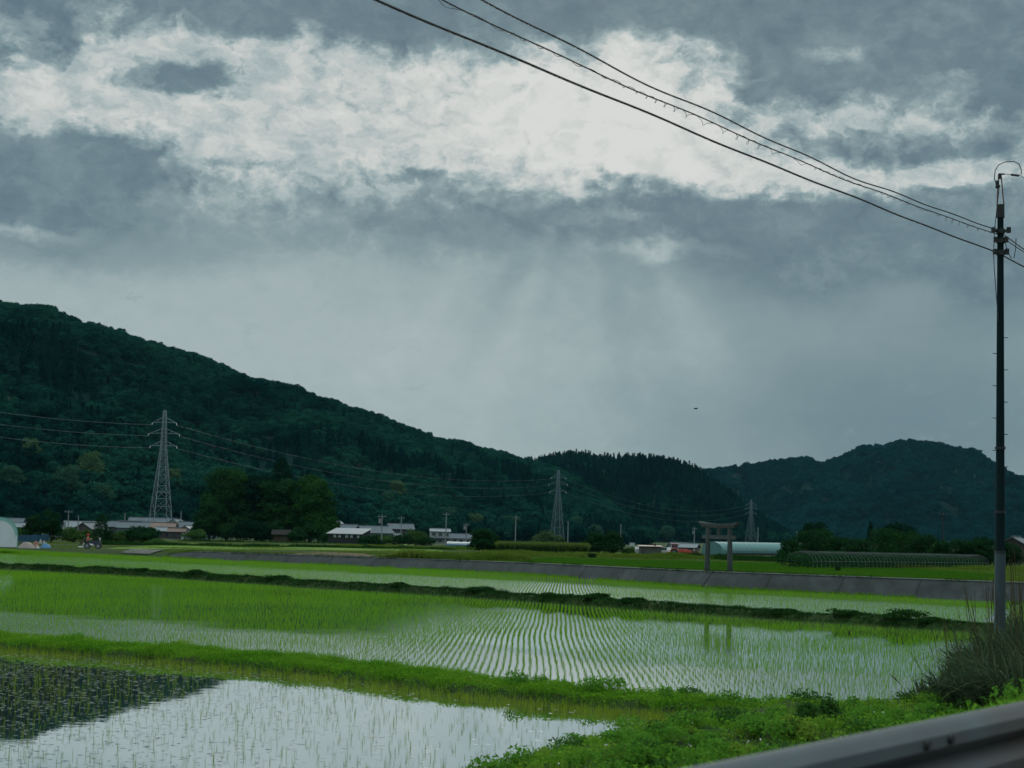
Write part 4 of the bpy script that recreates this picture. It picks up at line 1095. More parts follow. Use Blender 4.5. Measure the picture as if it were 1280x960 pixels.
# bare hoops without film
h0 = np.array(atp(1000, 711.5)); h1 = np.array(at_d(1222, 186))
dv = Vector(h1 - h0); hl = dv.length; hf = thing('hoop_frame', 'long row of bare tunnel hoops without film in front of the orchard', 'tunnel frame', tuple(h0), math.atan2(dv.y, dv.x))
Ah = arch(1.25, 1.55, 10, .45)
slope = -SL * math.sin(math.atan2(dv.y, dv.x))
NH = 52
for i in range(NH):
    x_ = hl * i / (NH - 1); zz = slope * x_; sk = random.uniform(-.06, .06)
    MB().tube([(x_ + sk * z, a, z + zz) for a, z in Ah], .0115, 5).build('hoop', M_hoop, hf)
for a, z in ((0, 1.57), (-1.25, .72), (1.25, .72)):
    MB().tube([(0, a, z + .02), (hl, a, z + .02 + slope * hl)], .010, 5).build('ridge_pipe', M_hoop, hf)
n = 15000
t = rng.random(n); off = rng.uniform(-1.0, 2.4, n); dx_, dy_ = dv.x / hl, dv.y / hl
Pc = np.stack([h0[0] + dv.x * t - dy_ * off, h0[1] + dv.y * t + dx_ * off, np.zeros(n)], 1)
top_ = .75 + .95 * fbm(t * hl * .5, off * .8 + 3, 3) + .25 * (off > .8)
Pc[:, 2] = plane(Pc[:, 1]) + top_ * rng.random(n) ** .6
me = np_mesh('crop', *leaves(Pc, rng.normal(0, .6, (n, 3)) + np.array((0, -.3, .8)), .10)); tag(link('crop_rows', me, M_shrub), 'dark leafy crop growing under and behind the bare hoops', 'crop', kind='stuff')

# ------------------------------------------------------------------ stone gate
M_stone = solid('weathered_stone', (.027, .038, .037), .95, var=.4, scale=2.5, dirt=(.016, .024, .022), bump=.5)
M_stoned = solid('dark_stone', (.018, .021, .018), .92, var=.3, scale=2.5, dirt=(.035, .04, .03), bump=.4)
pl_, pr_ = np.array(atp(885.3, 717.6)), None
GY = 121.0
gl_ = np.array(at_d(885.0, GY + .95)); gr_ = np.array(at_d(912.6, GY - .95))
gc = (gl_ + gr_) / 2; dv = gr_ - gl_; gs = float(np.hypot(dv[0], dv[1])); ga = math.atan2(dv[1], dv[0])
tor = thing('stone_gate', 'weathered stone shrine gate standing alone on the edge of the concrete bank', 'torii gate', tuple(gc), ga)
hs = gs / 2; TH = 3.52
for sg in (-1, 1):
    b = MB(); b.tube([(sg * hs * 1.04, 0, -.25), (sg * hs * 1.03, 0, .3), (sg * hs * .97, 0, TH - .42)], [.205, .195, .165], 16)
    p_ = b.build('pillar', M_stone, tor, smooth=True)
    MB().tube([(sg * hs * 1.04, 0, -.3), (sg * hs * 1.04, 0, .22)], [.27, .25], 12).build('footing', M_stoned, p_)
def beam(L_, z, h, dpt, up, cant=0., nseg=14, taper=0.):
    b = MB(); V = []; n = nseg + 1
    for i in range(n):
        s_ = -1 + 2 * i / nseg; x_ = s_ * L_ / 2; zz = z + up * abs(s_) ** 2.6
        hh = h * (1 + .25 * abs(s_) ** 2 * (1 if up else 0))
        xx = x_ + 0
        V += [(xx - 0, -dpt / 2, zz), (xx, dpt / 2, zz), (xx + cant * s_, dpt / 2, zz + hh), (xx + cant * s_, -dpt / 2, zz + hh)]
    Fc = [(0, 1, 2, 3), (4 * n - 1, 4 * n - 2, 4 * n - 3, 4 * n - 4)]
    for i in range(nseg):
        for k in range(4): Fc.append((4 * i + k, 4 * i + (k + 1) % 4, 4 * i + 4 + (k + 1) % 4, 4 * i + 4 + k))
    return b.add(V, Fc)
KL = gs * 46 / 27.6
beam(KL * .90, TH - .385, .14, .28, .05, .04).build('under_lintel', M_stoned, tor)
beam(KL, TH - .235, .15, .34, .09, .10).build('top_lintel', M_stone, tor)
MB().box((0, 0, TH - 1.04), (gs * 41 / 27.6, .17, .27)).build('tie_beam', M_stone, tor)
MB().box((0, 0, TH - .655), (.24, .15, .50)).build('centre_strut', M_stone, tor)
for sg in (-1, 1): MB().box((sg * (hs * .985 + .21), 0, TH - .855), (.12, .12, .032)).build('wedge', M_stoned, tor)

# ------------------------------------------------------------------ lattice towers and their lines
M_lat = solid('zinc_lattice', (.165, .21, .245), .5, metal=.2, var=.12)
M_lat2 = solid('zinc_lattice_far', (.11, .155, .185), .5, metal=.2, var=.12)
M_wire = solid('bare_conductor', (.085, .11, .125), .5, metal=.3, var=.1)
M_ins = solid('porcelain', (.55, .58, .6), .3, var=.05)
def pylon(label, px, D, H, half, rot, bar, mat, zoff=0., arm=5.2, bays=8):
    x, y, z = at_d(px, D); root = thing('lattice_tower', label, 'pylon', (x, y, z + zoff), 0)
    tops = 1.0
    def corner(k, f):
        bend = .70
        r = half + (tops * 1.5 - half) * (f / bend) if f < bend else tops * 1.5 + (tops * .75 - tops * 1.5) * (f - bend) / (1 - bend)
        a = rot + k * math.pi / 2; return Vector((r * math.cos(a), r * math.sin(a), f * H))
    for k in range(4):
        MB().tube([corner(k, -.02), corner(k, .70), corner(k, 1)], [bar * 1.35, bar * 1.1, bar], 5).build('leg', mat, root)
    br = MB(); fs = [0]; st_ = .155
    while fs[-1] < .99: fs.append(min(1, fs[-1] + st_)); st_ = max(.055, st_ * .82)
    for i in range(len(fs) - 1):
        for k in range(4):
            a0, a1 = corner(k, fs[i]), corner(k, fs[i + 1]); b0, b1 = corner((k + 1) % 4, fs[i]), corner((k + 1) % 4, fs[i + 1])
            br.tube([a0, b1], bar * .52, 4); br.tube([b0, a1], bar * .45, 4); br.tube([a1, b1], bar * .4, 4)
            if i < 3:
                mid = (a0 + b1 + b0 + a1) / 4; br.tube([mid, (a0 + a1) / 2], bar * .45, 4); br.tube([mid, (b0 + b1) / 2], bar * .45, 4)
    br.build('bracing', mat, root)
    ends = []
    aa = math.radians(-8)
    for lv, f in enumerate((.905, .815, .715)):
        for sg in (-1, 1):
            ln = arm * (1, 1.28, 1.1)[lv]
            tip = Vector((sg * ln * math.cos(aa), sg * ln * math.sin(aa), f * H - .3))
            cm = MB()
            for q in (-.7, .7):
                cm.tube([Vector((sg * .8, q, f * H)), tip], bar * .7, 4); cm.tube([Vector((sg * .8, q, f * H + 1.9)), tip], bar * .6, 4)
            cm.tube([Vector((sg * ln * .5, 0, f * H - .1)), Vector((sg * ln * .45, 0, f * H + 1.0))], bar * .45, 4)
            ca = cm.build('crossarm', mat, root)
            MB().tube([tip, tip + Vector((sg * .2, 0, -.9))], .16, 6).build('insulator', M_ins, ca)
            ends.append((sg, lv, Vector((x, y, z + zoff)) + tip + Vector((sg * .2, 0, -.9))))
    ends.append((0, 3, Vector((x, y, z + zoff + H))))
    return ends
E1 = pylon('big grey lattice pylon rising from the grey village roofs', 200.5, 712, 51.5, 6.1, math.radians(-17), .115, M_lat, zoff=1.5)
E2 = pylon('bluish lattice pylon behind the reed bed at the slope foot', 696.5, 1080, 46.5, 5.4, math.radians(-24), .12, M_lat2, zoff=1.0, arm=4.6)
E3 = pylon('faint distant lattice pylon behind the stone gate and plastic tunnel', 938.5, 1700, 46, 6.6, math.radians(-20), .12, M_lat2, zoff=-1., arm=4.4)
def sagline(a, b, sag, n=24):
    return [tuple(Vector(a).lerp(Vector(b), i / n) - Vector((0, 0, 4 * sag * (i / n) * (1 - i / n)))) for i in range(n + 1)]
NM = ['top', 'middle', 'lowest', 'overhead earth']
def line(label, a, b, sag, r, mat=M_wire):
    o = MB().tube(sagline(a, b, sag), r, 4).build('power_line', mat); tag(o, label, 'power line', 'high voltage lines between the pylons'); return o
left_y = [497, 513, 530, 486]
pick = lambda E, sg, lv: [e[2] for e in E if e[0] == sg and e[1] == lv][0]
for lv in range(3):
    b = Vector(aty(-160, left_y[lv] - 9, 640)); a = pick(E1, -1, lv)
    line(f'{NM[lv]} of the three grey conductors slanting from the big pylon across the dark slope', a, b, 2.5, .06)
    line(f'{NM[lv]} of the three faint conductors sagging between the big pylon and the bluish pylon', pick(E1, 1, lv), pick(E2, -1, lv), 9, .032)
    line(f'{NM[lv]} of the three faint conductors between the bluish pylon and the distant one', pick(E2, 1, lv), pick(E3, -1, lv), 12, .032)

# ------------------------------------------------------------------ utility poles
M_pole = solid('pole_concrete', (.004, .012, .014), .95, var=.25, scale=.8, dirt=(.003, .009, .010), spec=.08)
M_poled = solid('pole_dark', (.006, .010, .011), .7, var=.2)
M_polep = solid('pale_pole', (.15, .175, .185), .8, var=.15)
M_rust = solid('rusty_rod', (.10, .035, .022), .75, var=.3)
M_cable = solid('cable_sheath', (.012, .012, .014), .6, var=.2)
def small_pole(label, px, D, ytop, arm=True, box_=False, cap=False, mat=None):
    x, y, z = at_d(px, D); top = aty(px, ytop, D)[2]; h = top - z
    root = thing('utility_pole', label, 'utility pole', (x, y, z)); mat = mat or M_polep; r = max(.14, D * .00030)
    MB().tube([(0, 0, -.4), (0, 0, h)], [r * 1.2, r * .85], 8).build('shaft', mat, root, smooth=True)
    if arm:
        MB().box((0, -r, h * .93), (2.0, .14, .16), .3).build('crossarm', mat, root)
        for q in (-.8, 0, .8): MB().tube([(q * .95, -r + q * .3, h * .93 + .08), (q * .95, -r + q * .3, h * .93 + .40)], .07, 6).build('insulator', M_steel, root)
    if box_: MB().tube([(-.5, -.1, h * .72), (-.5, -.1, h * .72 + 1.1)], .34, 10).build('transformer', M_polep, root); MB().box((-.25, 0, h * .72 + .3), (.5, .1, .1)).build('bracket', M_steel, root)
    if cap: MB().box((0, -.1, h - .3), (.9, .3, .6)).build('lamp_head', M_filmw, root)
    return root
small_pole('pale utility pole between the taller round tree and white roofed houses', 85.5, 420, 637.5, box_=False)
small_pole('short pale pole standing beside the pale utility pole', 82, 420, 650, arm=False)
small_pole('thin pole over the white roofed houses', 98, 560, 644, arm=False)
small_pole('thin pole at the end of the upper village row', 156, 700, 641.5, arm=False)
small_pole('thin pole next to the big pylon foot on the grove side', 226, 690, 639, arm=False)
small_pole('field pole carrying a transformer near the dark barn', 477.5, 400, 643, box_=True)
small_pole('field pole in front of the two storey grey house', 501.5, 520, 645, arm=True)
small_pole('tall pole with one crossarm in front of the white two storey house', 557.5, 430, 640)
small_pole('shorter pole with a small box behind the blue covered tunnel', 583, 500, 654, box_=True)
small_pole('faint pole above the reed bed towards the dense bush', 644.5, 700, 644)
small_pole('thin pole standing just past the bluish pylon', 710, 640, 651, arm=False)
small_pole('faint pole behind the dark round bushy tree', 776, 760, 655, arm=False)
small_pole('pale lamp post beside the rusty roofed shed', 790.5, 300, 678.5, arm=False, cap=True)
small_pole('faint pole between the low houses and the stone gate', 868, 640, 659, arm=True, box_=True)
small_pole('thin pole behind the plastic tunnel past the stone gate', 947.5, 520, 659, arm=False)
small_pole('thin pole behind the first dark orchard trees', 996, 420, 664, arm=False)
small_pole('dark pole with a top bundle before the far mountain', 1178.5, 330, 639.5, arm=True, mat=M_poled)

PD = 48.0
pb = np.array(aty(1250, 812, PD)); ptop = np.array(aty(1250.6, 255, PD)); PH = ptop[2] - pb[2]
hz = lambda py: float(aty(1250, py, PD)[2] - pb[2])
pole = thing('concrete_utility_pole', 'tall dark concrete utility pole rising from the long grass', 'utility pole', tuple(pb))
lx = ptop[0] - pb[0]
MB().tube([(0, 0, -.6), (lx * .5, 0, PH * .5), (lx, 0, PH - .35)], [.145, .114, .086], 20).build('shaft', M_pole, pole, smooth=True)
MB().tube([(lx, 0, PH - .40), (lx, 0, PH - .02)], [.118, .110], 16).build('top_sleeve', M_poled, pole, smooth=True)
zt = hz(218)
M_sleeve = solid('pole_guard', (.020, .040, .050), .8, var=.2, scale=.7)
zs = hz(692); MB().tube([(0, 0, -.4), (lx * zs / PH, 0, zs)], [.156, .148], 20).build('lower_sleeve', M_sleeve, pole, smooth=True)
for sg in (-1, 1): MB().tube([(lx + sg * .10, 0, PH - .05), (lx - .02 + sg * .035, 0, zt)], .018, 6).build('bracket_rod', M_rust, pole)
MB().box((lx + .03, 0, zt + .01), (.17, .05, .035)).build('top_bar', M_poled, pole)
MB().tube([(lx - .02, 0, zt - .13), (lx - .02, 0, zt + .0)], .05, 8).build('insulator', M_poled, pole)
MB().box((lx - .10, -.03, hz(231)), (.085, .09, .22)).build('arrester_box', M_poled, pole)
for py, w_ in ((289, .44), (316, .34), (301, .30)):
    bd = MB(); bd.tube([(lx, 0, hz(py) - .07), (lx, 0, hz(py) + .07)], .118, 14); bd.box((lx, -.05, hz(py)), (w_, .10, .07)); bd.box((lx - w_ / 2, -.05, hz(py) + .02), (.10, .12, .15)); bd.box((lx + w_ / 2, -.05, hz(py) + .03), (.10, .12, .16))
    bd.build('clamp_band', M_poled, pole)
for i in range(16):
    z_ = 1.9 + i * .46; sg = 1 if i % 2 else -1
    if z_ < hz(325): MB().tube([(lx * z_ / PH + sg * .08, 0, z_), (lx * z_ / PH + sg * .215, 0, z_ + .01)], .012, 5).build('step_bolt', M_poled, pole)
for z_ in (hz(640), hz(690), hz(560)):
    MB().tube([(lx * z_ / PH, 0, z_ - .035), (lx * z_ / PH, 0, z_ + .035)], .150, 14).build('steel_band', M_poled, pole)
def lp(px, py): q = np.array(aty(px, py, PD)) - pb; return (float(q[0]), -.12, float(q[2]))
MB().tube([lp(*q) for q in ((1249, 234), (1244.5, 233), (1241.5, 224), (1242.5, 214), (1247, 207), (1255, 203.5), (1266, 203), (1272, 206), (1275, 213), (1275, 219))], .014, 6).build('loop_cable', M_cable, pole, smooth=True)
MB().tube([lp(*q) for q in ((1248, 232), (1244.5, 262), (1241.5, 290), (1240.5, 318), (1241.5, 340), (1243.5, 365), (1246.5, 402))], .012, 6).build('drop_cable', M_cable, pole, smooth=True)
MB().tube([lp(*q) for q in ((1254, 301), (1258, 315), (1262, 323), (1266, 323), (1268, 312), (1268.5, 299))], .012, 6).build('loop_cable', M_cable, pole, smooth=True)

# overhead cables: previous pole stands nearer the camera beyond the picture, the next one farther off
LDX, LDY = -27.5, -42.
NB = np.array((13.8 + 28, 48 + 41.5))
def cable(label, name, apx, apy, far_through, r, sag, zB=None, wob=0., nxt_drop=-.2, spiral=False, yo=-.18):
    a = np.array(aty(apx, apy, PD + yo)); bxy = np.array((a[0] + LDX, a[1] + LDY))
    tpx, tpy = far_through
    # solve the far attachment height so that the cable passes through the seen point
    best = None
    for zb in np.arange(8, 18, .02):
        pts = []
        for i in range(0, 41):
            t = i / 60.; q = np.array((a[0] + LDX * t, a[1] + LDY * t, a[2] + (zb - a[2]) * t - 4 * sag * t * (1 - t)))
            pts.append(q)
        X_, Y_, W_ = proj(np.array(pts))
        yy = np.interp(tpx, X_[::-1], Y_[::-1]); e = abs(yy - tpy)
        if best is None or e < best[0]: best = (e, zb)
    zb = best[1]
    P = []; N_ = 150
    for i in range(N_, -1, -1):
        t = i / N_; q = Vector((a[0] + LDX * t, a[1] + LDY * t, a[2] + (zb - a[2]) * t - 4 * sag * t * (1 - t)))
        if wob: q.z += wob * math.sin(t * 46 + apy) * math.sin(t * 17.3 + 1) * min(1, t * 8)
        P.append(q)
    c2 = Vector((NB[0], NB[1], a[2] + nxt_drop))
    for i in range(1, 25):
        t = i / 24; q = Vector(a).lerp(c2, t); q.z -= 4 * sag * t * (1 - t); P.append(q)
    b = MB().tube(P, r, 6); root = b.build(name, M_cable, smooth=True)
    tag(root, label, 'cable', 'cables strung along the roadside poles')
    if spiral:
        sp_ = MB(); Q = []
        for i in range(0, 5200):
            t = i / 5200 * .72; q = Vector((a[0] + LDX * t, a[1] + LDY * t, a[2] + (zb - a[2]) * t - 4 * sag * t * (1 - t)))
            ph = t * 520 + 5 * math.sin(t * 31) + 3 * math.sin(t * 77); rr = .022 + .042 * (math.sin(t * 23) * .5 + .5) * (vnoise(t * 40, 3.) > .35)
            Q.append(q + Vector((rr * math.cos(ph), 0, rr * math.sin(ph) - rr * .8)))
        sp_.tube(Q, .005, 4).build('spiral_hanger', M_cable, root)
    return root
cable('thick lowest black cable strung along the poles without any spiral', 'overhead_cable', 1246, 315.5, (473, 0), .021, .25, wob=.02)
cable('plain black cable, the upper one meeting the spiral wrapped cable near the pole', 'overhead_cable', 1246, 287, (602, 0), .016, .95, wob=.05)
cable('black cable with a loose wire spiral wound round it between the other two', 'overhead_cable', 1246, 292.5, (553, 0), .013, .72, wob=.03, spiral=True)
a = Vector(aty(1252, 217.5, PD)); a2 = Vector(aty(1275, 219.0, PD + 1.4)); c2 = Vector((NB[0], NB[1], a.z - .4))
tw = MB().tube([a, a2] + [a2.lerp(c2, i / 12) - Vector((0, 0, 1.6 * (i / 12) * (1 - i / 12))) for i in range(1, 13)], .010, 5).build('overhead_cable', M_cable)
tag(tw, 'thin wire leaving the rusty bracket on top of the concrete pole', 'cable', 'cables strung along the roadside poles')
q0, q1 = Vector(aty(1264.5, 218.5, PD + .6)), Vector(aty(1273, 219.5, PD + 1.2)); MB().tube([q0, q1], .035, 6).build('strain_insulator', M_poled, tw)

# ------------------------------------------------------------------ field objects far off
M_red = solid('red_paint', (.38, .05, .035), .45, var=.15)
M_wpaint = solid('white_paint', (.38, .40, .41), .4, var=.08)
M_rub = solid('rubber', (.015, .016, .017), .8, var=.2)
M_cloth = solid('dark_cloth', (.018, .025, .045), .9, var=.2)
M_skin = solid('skin', (.38, .22, .15), .6, var=.05)
M_hair = solid('black_hair', (.012, .010, .010), .7)
M_hat = solid('red_cloth', (.42, .045, .04), .85, var=.12)
def wheel(par, c, r, wd):
    w_ = MB().tube([(c[0], c[1] - wd / 2, c[2]), (c[0], c[1] + wd / 2, c[2])], r, 18).build('wheel', M_rub, par, smooth=True)
    MB().tube([(c[0], c[1] - wd / 2 - .015, c[2]), (c[0], c[1] + wd / 2 + .015, c[2])], r * .5, 12).build('rim', M_steel, w_)
TPX = 113.5
tp = np.array(atp(TPX, 686.0)); tz = tp[2]
tr_ = thing('rice_transplanter', 'white and dark rice transplanter driven across the field by a rider in red', 'farm machine', tuple(tp), 0.15)
MB().prism([(-.1, .42), (.95, .42), (1.05, .62), (.85, .80), (.2, .82), (-.1, .60)], -.28, .28).build('bonnet', M_cloth, tr_)
MB().box((-.25, 0, .45), (1.0, .9, .16)).build('deck', M_wpaint, tr_)
MB().prism([(-1.15, .35), (-.72, 1.08), (-.66, 1.05), (-1.08, .30)], -.75, .75).build('seedling_tray', M_dark, tr_)
MB().box((-.95, 0, .2), (.5, 1.5, .10)).build('planting_float', M_wpaint, tr_)
MB().box((-.38, 0, .62), (.42, .42, .12)).build('seat', M_dark, tr_)
MB().tube([(.32, 0, .8), (.16, 0, 1.02)], .02, 6).tube([(.16 + .03 * math.cos(t), .18 * math.sin(t), 1.02 + .05 * math.cos(t)) for t in np.linspace(0, 6.28, 13)], .014, 5).build('steering_wheel', M_dark, tr_)
for sx_2 in (-.35, .75):
    for sy in (-.5, .5): wheel(tr_, (sx_2, sy, .30), .32, .09)
for sy in (-.36, .36): MB().tube([(.9, sy, .6), (.9, sy, 1.15), (.75, sy, 1.2)], .016, 5).build('marker_pole', M_steel, tr_)
MB().box((.88, 0, 1.02), (.10, .4, .22)).build('spare_tray', M_wpaint, tr_)
def skin_body(name, joints, edges, radii, mat, par=None, sub=2):
    me = bpy.data.meshes.new(name); me.from_pydata(joints, edges, []); o = link(name, me, mat, par)
    md = o.modifiers.new('skin', 'SKIN'); md.use_smooth_shade = True
    for sv, r in zip(me.skin_vertices[0].data, radii): sv.radius = (r, r)
    me.skin_vertices[0].data[0].use_root = True
    s2 = o.modifiers.new('sub', 'SUBSURF'); s2.levels = sub; s2.render_levels = sub
    return o
# the rider sits on the seat, hands on the wheel
ca_, sa_ = math.cos(.15), math.sin(.15)
rider = thing('person', 'person in a red shirt and red hat seated on the white rice transplanter', 'person', (tp[0] - .38 * ca_, tp[1] - .38 * sa_, tz + .66), .15)
J = [(0, 0, .06), (.0, 0, .24), (.02, 0, .42), (.03, 0, .52), (.05, 0, .58), (.06, 0, .68), (.06, 0, .78),
     (.0, .09, .05), (.30, .12, .032), (.38, .12, -.12), (.46, .12, -.14), (.0, -.09, .05), (.30, -.12, .032), (.38, -.12, -.12), (.46, -.12, -.14),
     (.03, .17, .46), (.17, .21, .30), (.40, .15, .36), (.47, .14, .38), (.03, -.17, .46), (.17, -.21, .30), (.40, -.15, .36), (.47, -.14, .38)]
Ed = [(0, 1), (1, 2), (2, 3), (3, 4), (4, 5), (5, 6), (0, 7), (7, 8), (8, 9), (9, 10), (0, 11), (11, 12), (12, 13), (13, 14), (2, 15), (15, 16), (16, 17), (17, 18), (2, 19), (19, 20), (20, 21), (21, 22)]
Rr = [.125, .125, .13, .07, .05, .095, .075, .085, .07, .05, .045, .085, .07, .05, .045, .06, .045, .035, .035, .06, .045, .035, .035]
skin_body('body', J, Ed, Rr, M_skin, rider)
skin_body('shirt', [J[i] for i in (0, 1, 2, 15, 16, 19, 20)], [(0, 1), (1, 2), (2, 3), (3, 4), (2, 5), (5, 6)], [.135, .14, .145, .072, .056, .072, .056], M_hat, rider)
skin_body('trousers', [J[i] for i in (0, 7, 8, 9, 11, 12, 13)], [(0, 1), (1, 2), (2, 3), (0, 4), (4, 5), (5, 6)], [.14, .098, .082, .064, .098, .082, .064], M_cloth, rider)
MB().add(*box_ball((.05, 0, .72), .108, 1.0)).build('hair', M_hair, rider, smooth=True)
MB().tube([(.06, 0, .745), (.06, 0, .765)], [.20, .19], 18).tube([(.06, 0, .765), (.06, 0, .80), (.06, 0, .86)], [.125, .12, .08], 14).build('hat', M_hat, rider, smooth=True)
# tractor and clutter by the low houses
tq = at_d(849.5, 292); trc = thing('tractor', 'red tractor with a pale cab beside the field track near the stone gate', 'tractor', tq, -.2)
MB().prism([(-.1, .55), (1.45, .55), (1.5, 1.05), (1.2, 1.2), (-.1, 1.2)], -.35, .35).build('bonnet', M_red, trc)
MB().box((-.75, 0, 1.62), (1.15, 1.2, .75)).build('cab', M_win, trc)
MB().box((-.75, 0, 2.04), (1.3, 1.3, .10)).build('cab_roof', M_red, trc)
for sx_2 in (-1.3, -.2):
    for sy in (-.58, .58): MB().tube([(sx_2, sy, .9), (sx_2, sy, 2.0)], .04, 5).build('cab_post', M_wpaint, trc)
for sy in (-.7, .7):
    wheel(trc, (-.8, sy, .62), .62, .34); wheel(trc, (1.05, sy * .8, .38), .38, .24)
    MB().tube([(-1.45, sy, .85), (-1.2, sy, 1.3), (-.7, sy, 1.38), (-.3, sy, 1.1)], .10, 6).build('mudguard', M_red, trc)
MB().box((-1.75, 0, .45), (.5, 1.7, .6)).build('rotary_tiller', M_red, trc)
tq = at_d(856.5, 290); crt = thing('red_trailer', 'low red trailer parked behind the red tractor', 'trailer', tq, -.05)
MB().box((0, 0, .55), (2.1, 1.3, .10)).build('bed', M_red, crt)
for d_, c_ in (((2.1, .05, .45), (0, -.63, .83)), ((2.1, .05, .45), (0, .63, .83)), ((.05, 1.2, .45), (-1.03, 0, .83)), ((.05, 1.2, .45), (1.03, 0, .83))): MB().box(c_, d_).build('side_board', M_red, crt)
for sy in (-.6, .6): wheel(crt, (0, sy, .30), .30, .16)
MB().tube([(1.03, 0, .5), (1.9, 0, .4)], .04, 6).build('drawbar', M_dark, crt)
def kei(label, px, D, rz):
    q = at_d(px, D); t_ = thing('parked_car', label, 'small car', q, rz)
    MB().prism([(-1.3, .32), (1.35, .32), (1.38, .75), (.85, .92), (.45, 1.38), (-1.0, 1.42), (-1.3, .95)], -.62, .62).build('body', M_wpaint, t_)
    for sy in (-.625, .625): MB().prism([(-.95, .95), (.62, .95), (.38, 1.3), (-.9, 1.32)], sy - .01, sy + .01).build('window', M_win, t_)
    MB().add([(.875, -.52, .96), (.875, .52, .96), (.50, .48, 1.34), (.50, -.48, 1.34)], [(0, 1, 2, 3)]).build('windscreen', M_win, t_)
    for sx_2 in (-.8, .85):
        for sy in (-.58, .58): wheel(t_, (sx_2, sy, .27), .27, .16)
    for sy in (-.45, .45): MB().box((1.37, sy, .66), (.04, .2, .12)).build('headlight', M_ins, t_)
kei('small white car by the corner of the rusty roofed shed', 829, 300, .4)
kei('small white car in front of the red tractor', 840.5, 298, 1.2)
kei('pale car half hidden on the far side of the shed by the bushes', 798.5, 303, 1.5)
shrub('reddish brown brush heap beyond the red trailer', at_d(868, 292), 1.1, 1.6, 800, .12, leafy('dry_brush', (.07, .045, .03), (.13, .08, .05), .2), cat='brush heap', name='brush_heap')
shrub('brown brush heap between the two small white cars', at_d(834.5, 304), .9, 1.0, 500, .12, leafy('dry_brush', (.07, .055, .03), (.12, .09, .032), .2), cat='brush heap', name='brush_heap')
# heaps under sheets and the blue net by the white tunnel
M_tarpp = solid('pinkish_sheet', (.17, .145, .135), .6, var=.2, scale=2)
M_tarpb = solid('blue_sheet', (.03, .12, .23), .55, var=.25, scale=2)
M_bag = solid('white_sack', (.28, .28, .28), .7, var=.15, scale=3)
def heap(label, px, py, w_, h, mat, name='covered_heap', cat='tarpaulin', seed=0.):
    q = atp(px, py); n_, m_2 = 18, 7; V = []; Fc = []
    for i in range(m_2 + 1):
        r_ = 1 - i / m_2
        for k in range(n_):
            a = 6.283 * k / n_; nn = 1 + .28 * (vnoise(math.cos(a) * 2 + seed + 5, math.sin(a) * 2 + 5) - .5)
            zz = h * (1 - r_ ** 2.2) * (1 + .35 * (vnoise(math.cos(a) * r_ * 3 + seed, math.sin(a) * r_ * 3 + 9) - .5))
            V.append((w_ / 2 * r_ * nn * math.cos(a), w_ * .3 * r_ * nn * math.sin(a), float(zz) - .05))
    for i in range(m_2):
        for k in range(n_): Fc.append((i * n_ + k, i * n_ + (k + 1) % n_, (i + 1) * n_ + (k + 1) % n_, (i + 1) * n_ + k))
    o = MB().add(V, Fc).build(name, mat, None, q, smooth=True); return tag(o, label, cat)
heap('pinkish grey sheet draped over a long heap beside the white tunnel', 33, 684.5, 1.75, .62, M_tarpp)
heap('bright blue sheet lying crumpled at the end of the heaps', 56.5, 684.3, 1.25, .50, M_tarpb, seed=3.)
heap('reddish brown pile between the pinkish sheet and the blue sheet', 44.5, 682.6, .85, .62, solid('red_brown_sheet', (.20, .10, .07), .8, var=.3), seed=5.)
heap('white sack on top of the reddish pile', 50.5, 680.0, .52, .62, M_bag, 'sack', 'sack', 7.)
heap('second white sack nearest the blue sheet', 55, 680.2, .40, .50, M_bag, 'sack', 'sack', 8.)
heap('white bag lying in front of the reddish pile', 47, 684.7, .45, .28, M_bag, 'sack', 'sack', 9.)
heap('dark low heap of soil behind the pinkish sheet', 27, 680.5, 1.5, .32, M_dark, 'soil_heap', 'heap', 11.)
a, b = np.array(atp(17.5, 678.5)), np.array(atp(61, 678.0)); dv = b - a; L_ = float(np.hypot(dv[0], dv[1]))
M_blued = solid('blue_net', (.006, .050, .095), .9, var=.25, scale=1., spec=.05)
nf = thing('blue_net_fence', 'blue sheet fence strung between posts behind the white tunnel', 'fence', tuple(a), math.atan2(dv[1], dv[0]))
V = []; nn = 40
for i in range(nn): 
    x_ = L_ * i / (nn - 1); y_ = .03 * math.sin(i * 1.3); zt_ = .98 + .10 * math.sin(i * .9 + 1) * math.sin(i * .37)
    V += [(x_, y_, .05), (x_, y_ * .5, zt_)]
ns_ = MB().add(V, [(2 * i, 2 * i + 2, 2 * i + 3, 2 * i + 1) for i in range(nn - 1)]).build('sheet', M_blued, nf)
sm = ns_.modifiers.new('cloth_thickness', 'SOLIDIFY'); sm.thickness = .02
for i in range(6): MB().tube([(L_ * i / 5, .14, -.2), (L_ * i / 5, .14, 1.15)], .03, 6).build('post', M_steel, nf)
a = np.array(atp(62, 678.5)); b = np.array(atp(76, 683.5))
pf = thing('pipe_frame', 'thin grey pipe frame in the grass next to the blue fence', 'pipe frame', tuple(a))
for px in (0, .8, 1.6): MB().tube([(px, 0, -.1), (px, 0, .95)], .025, 6).build('upright', M_steel, pf)
MB().tube([(0, 0, .95), (1.6, 0, .95)], .025, 6).build('rail', M_steel, pf)

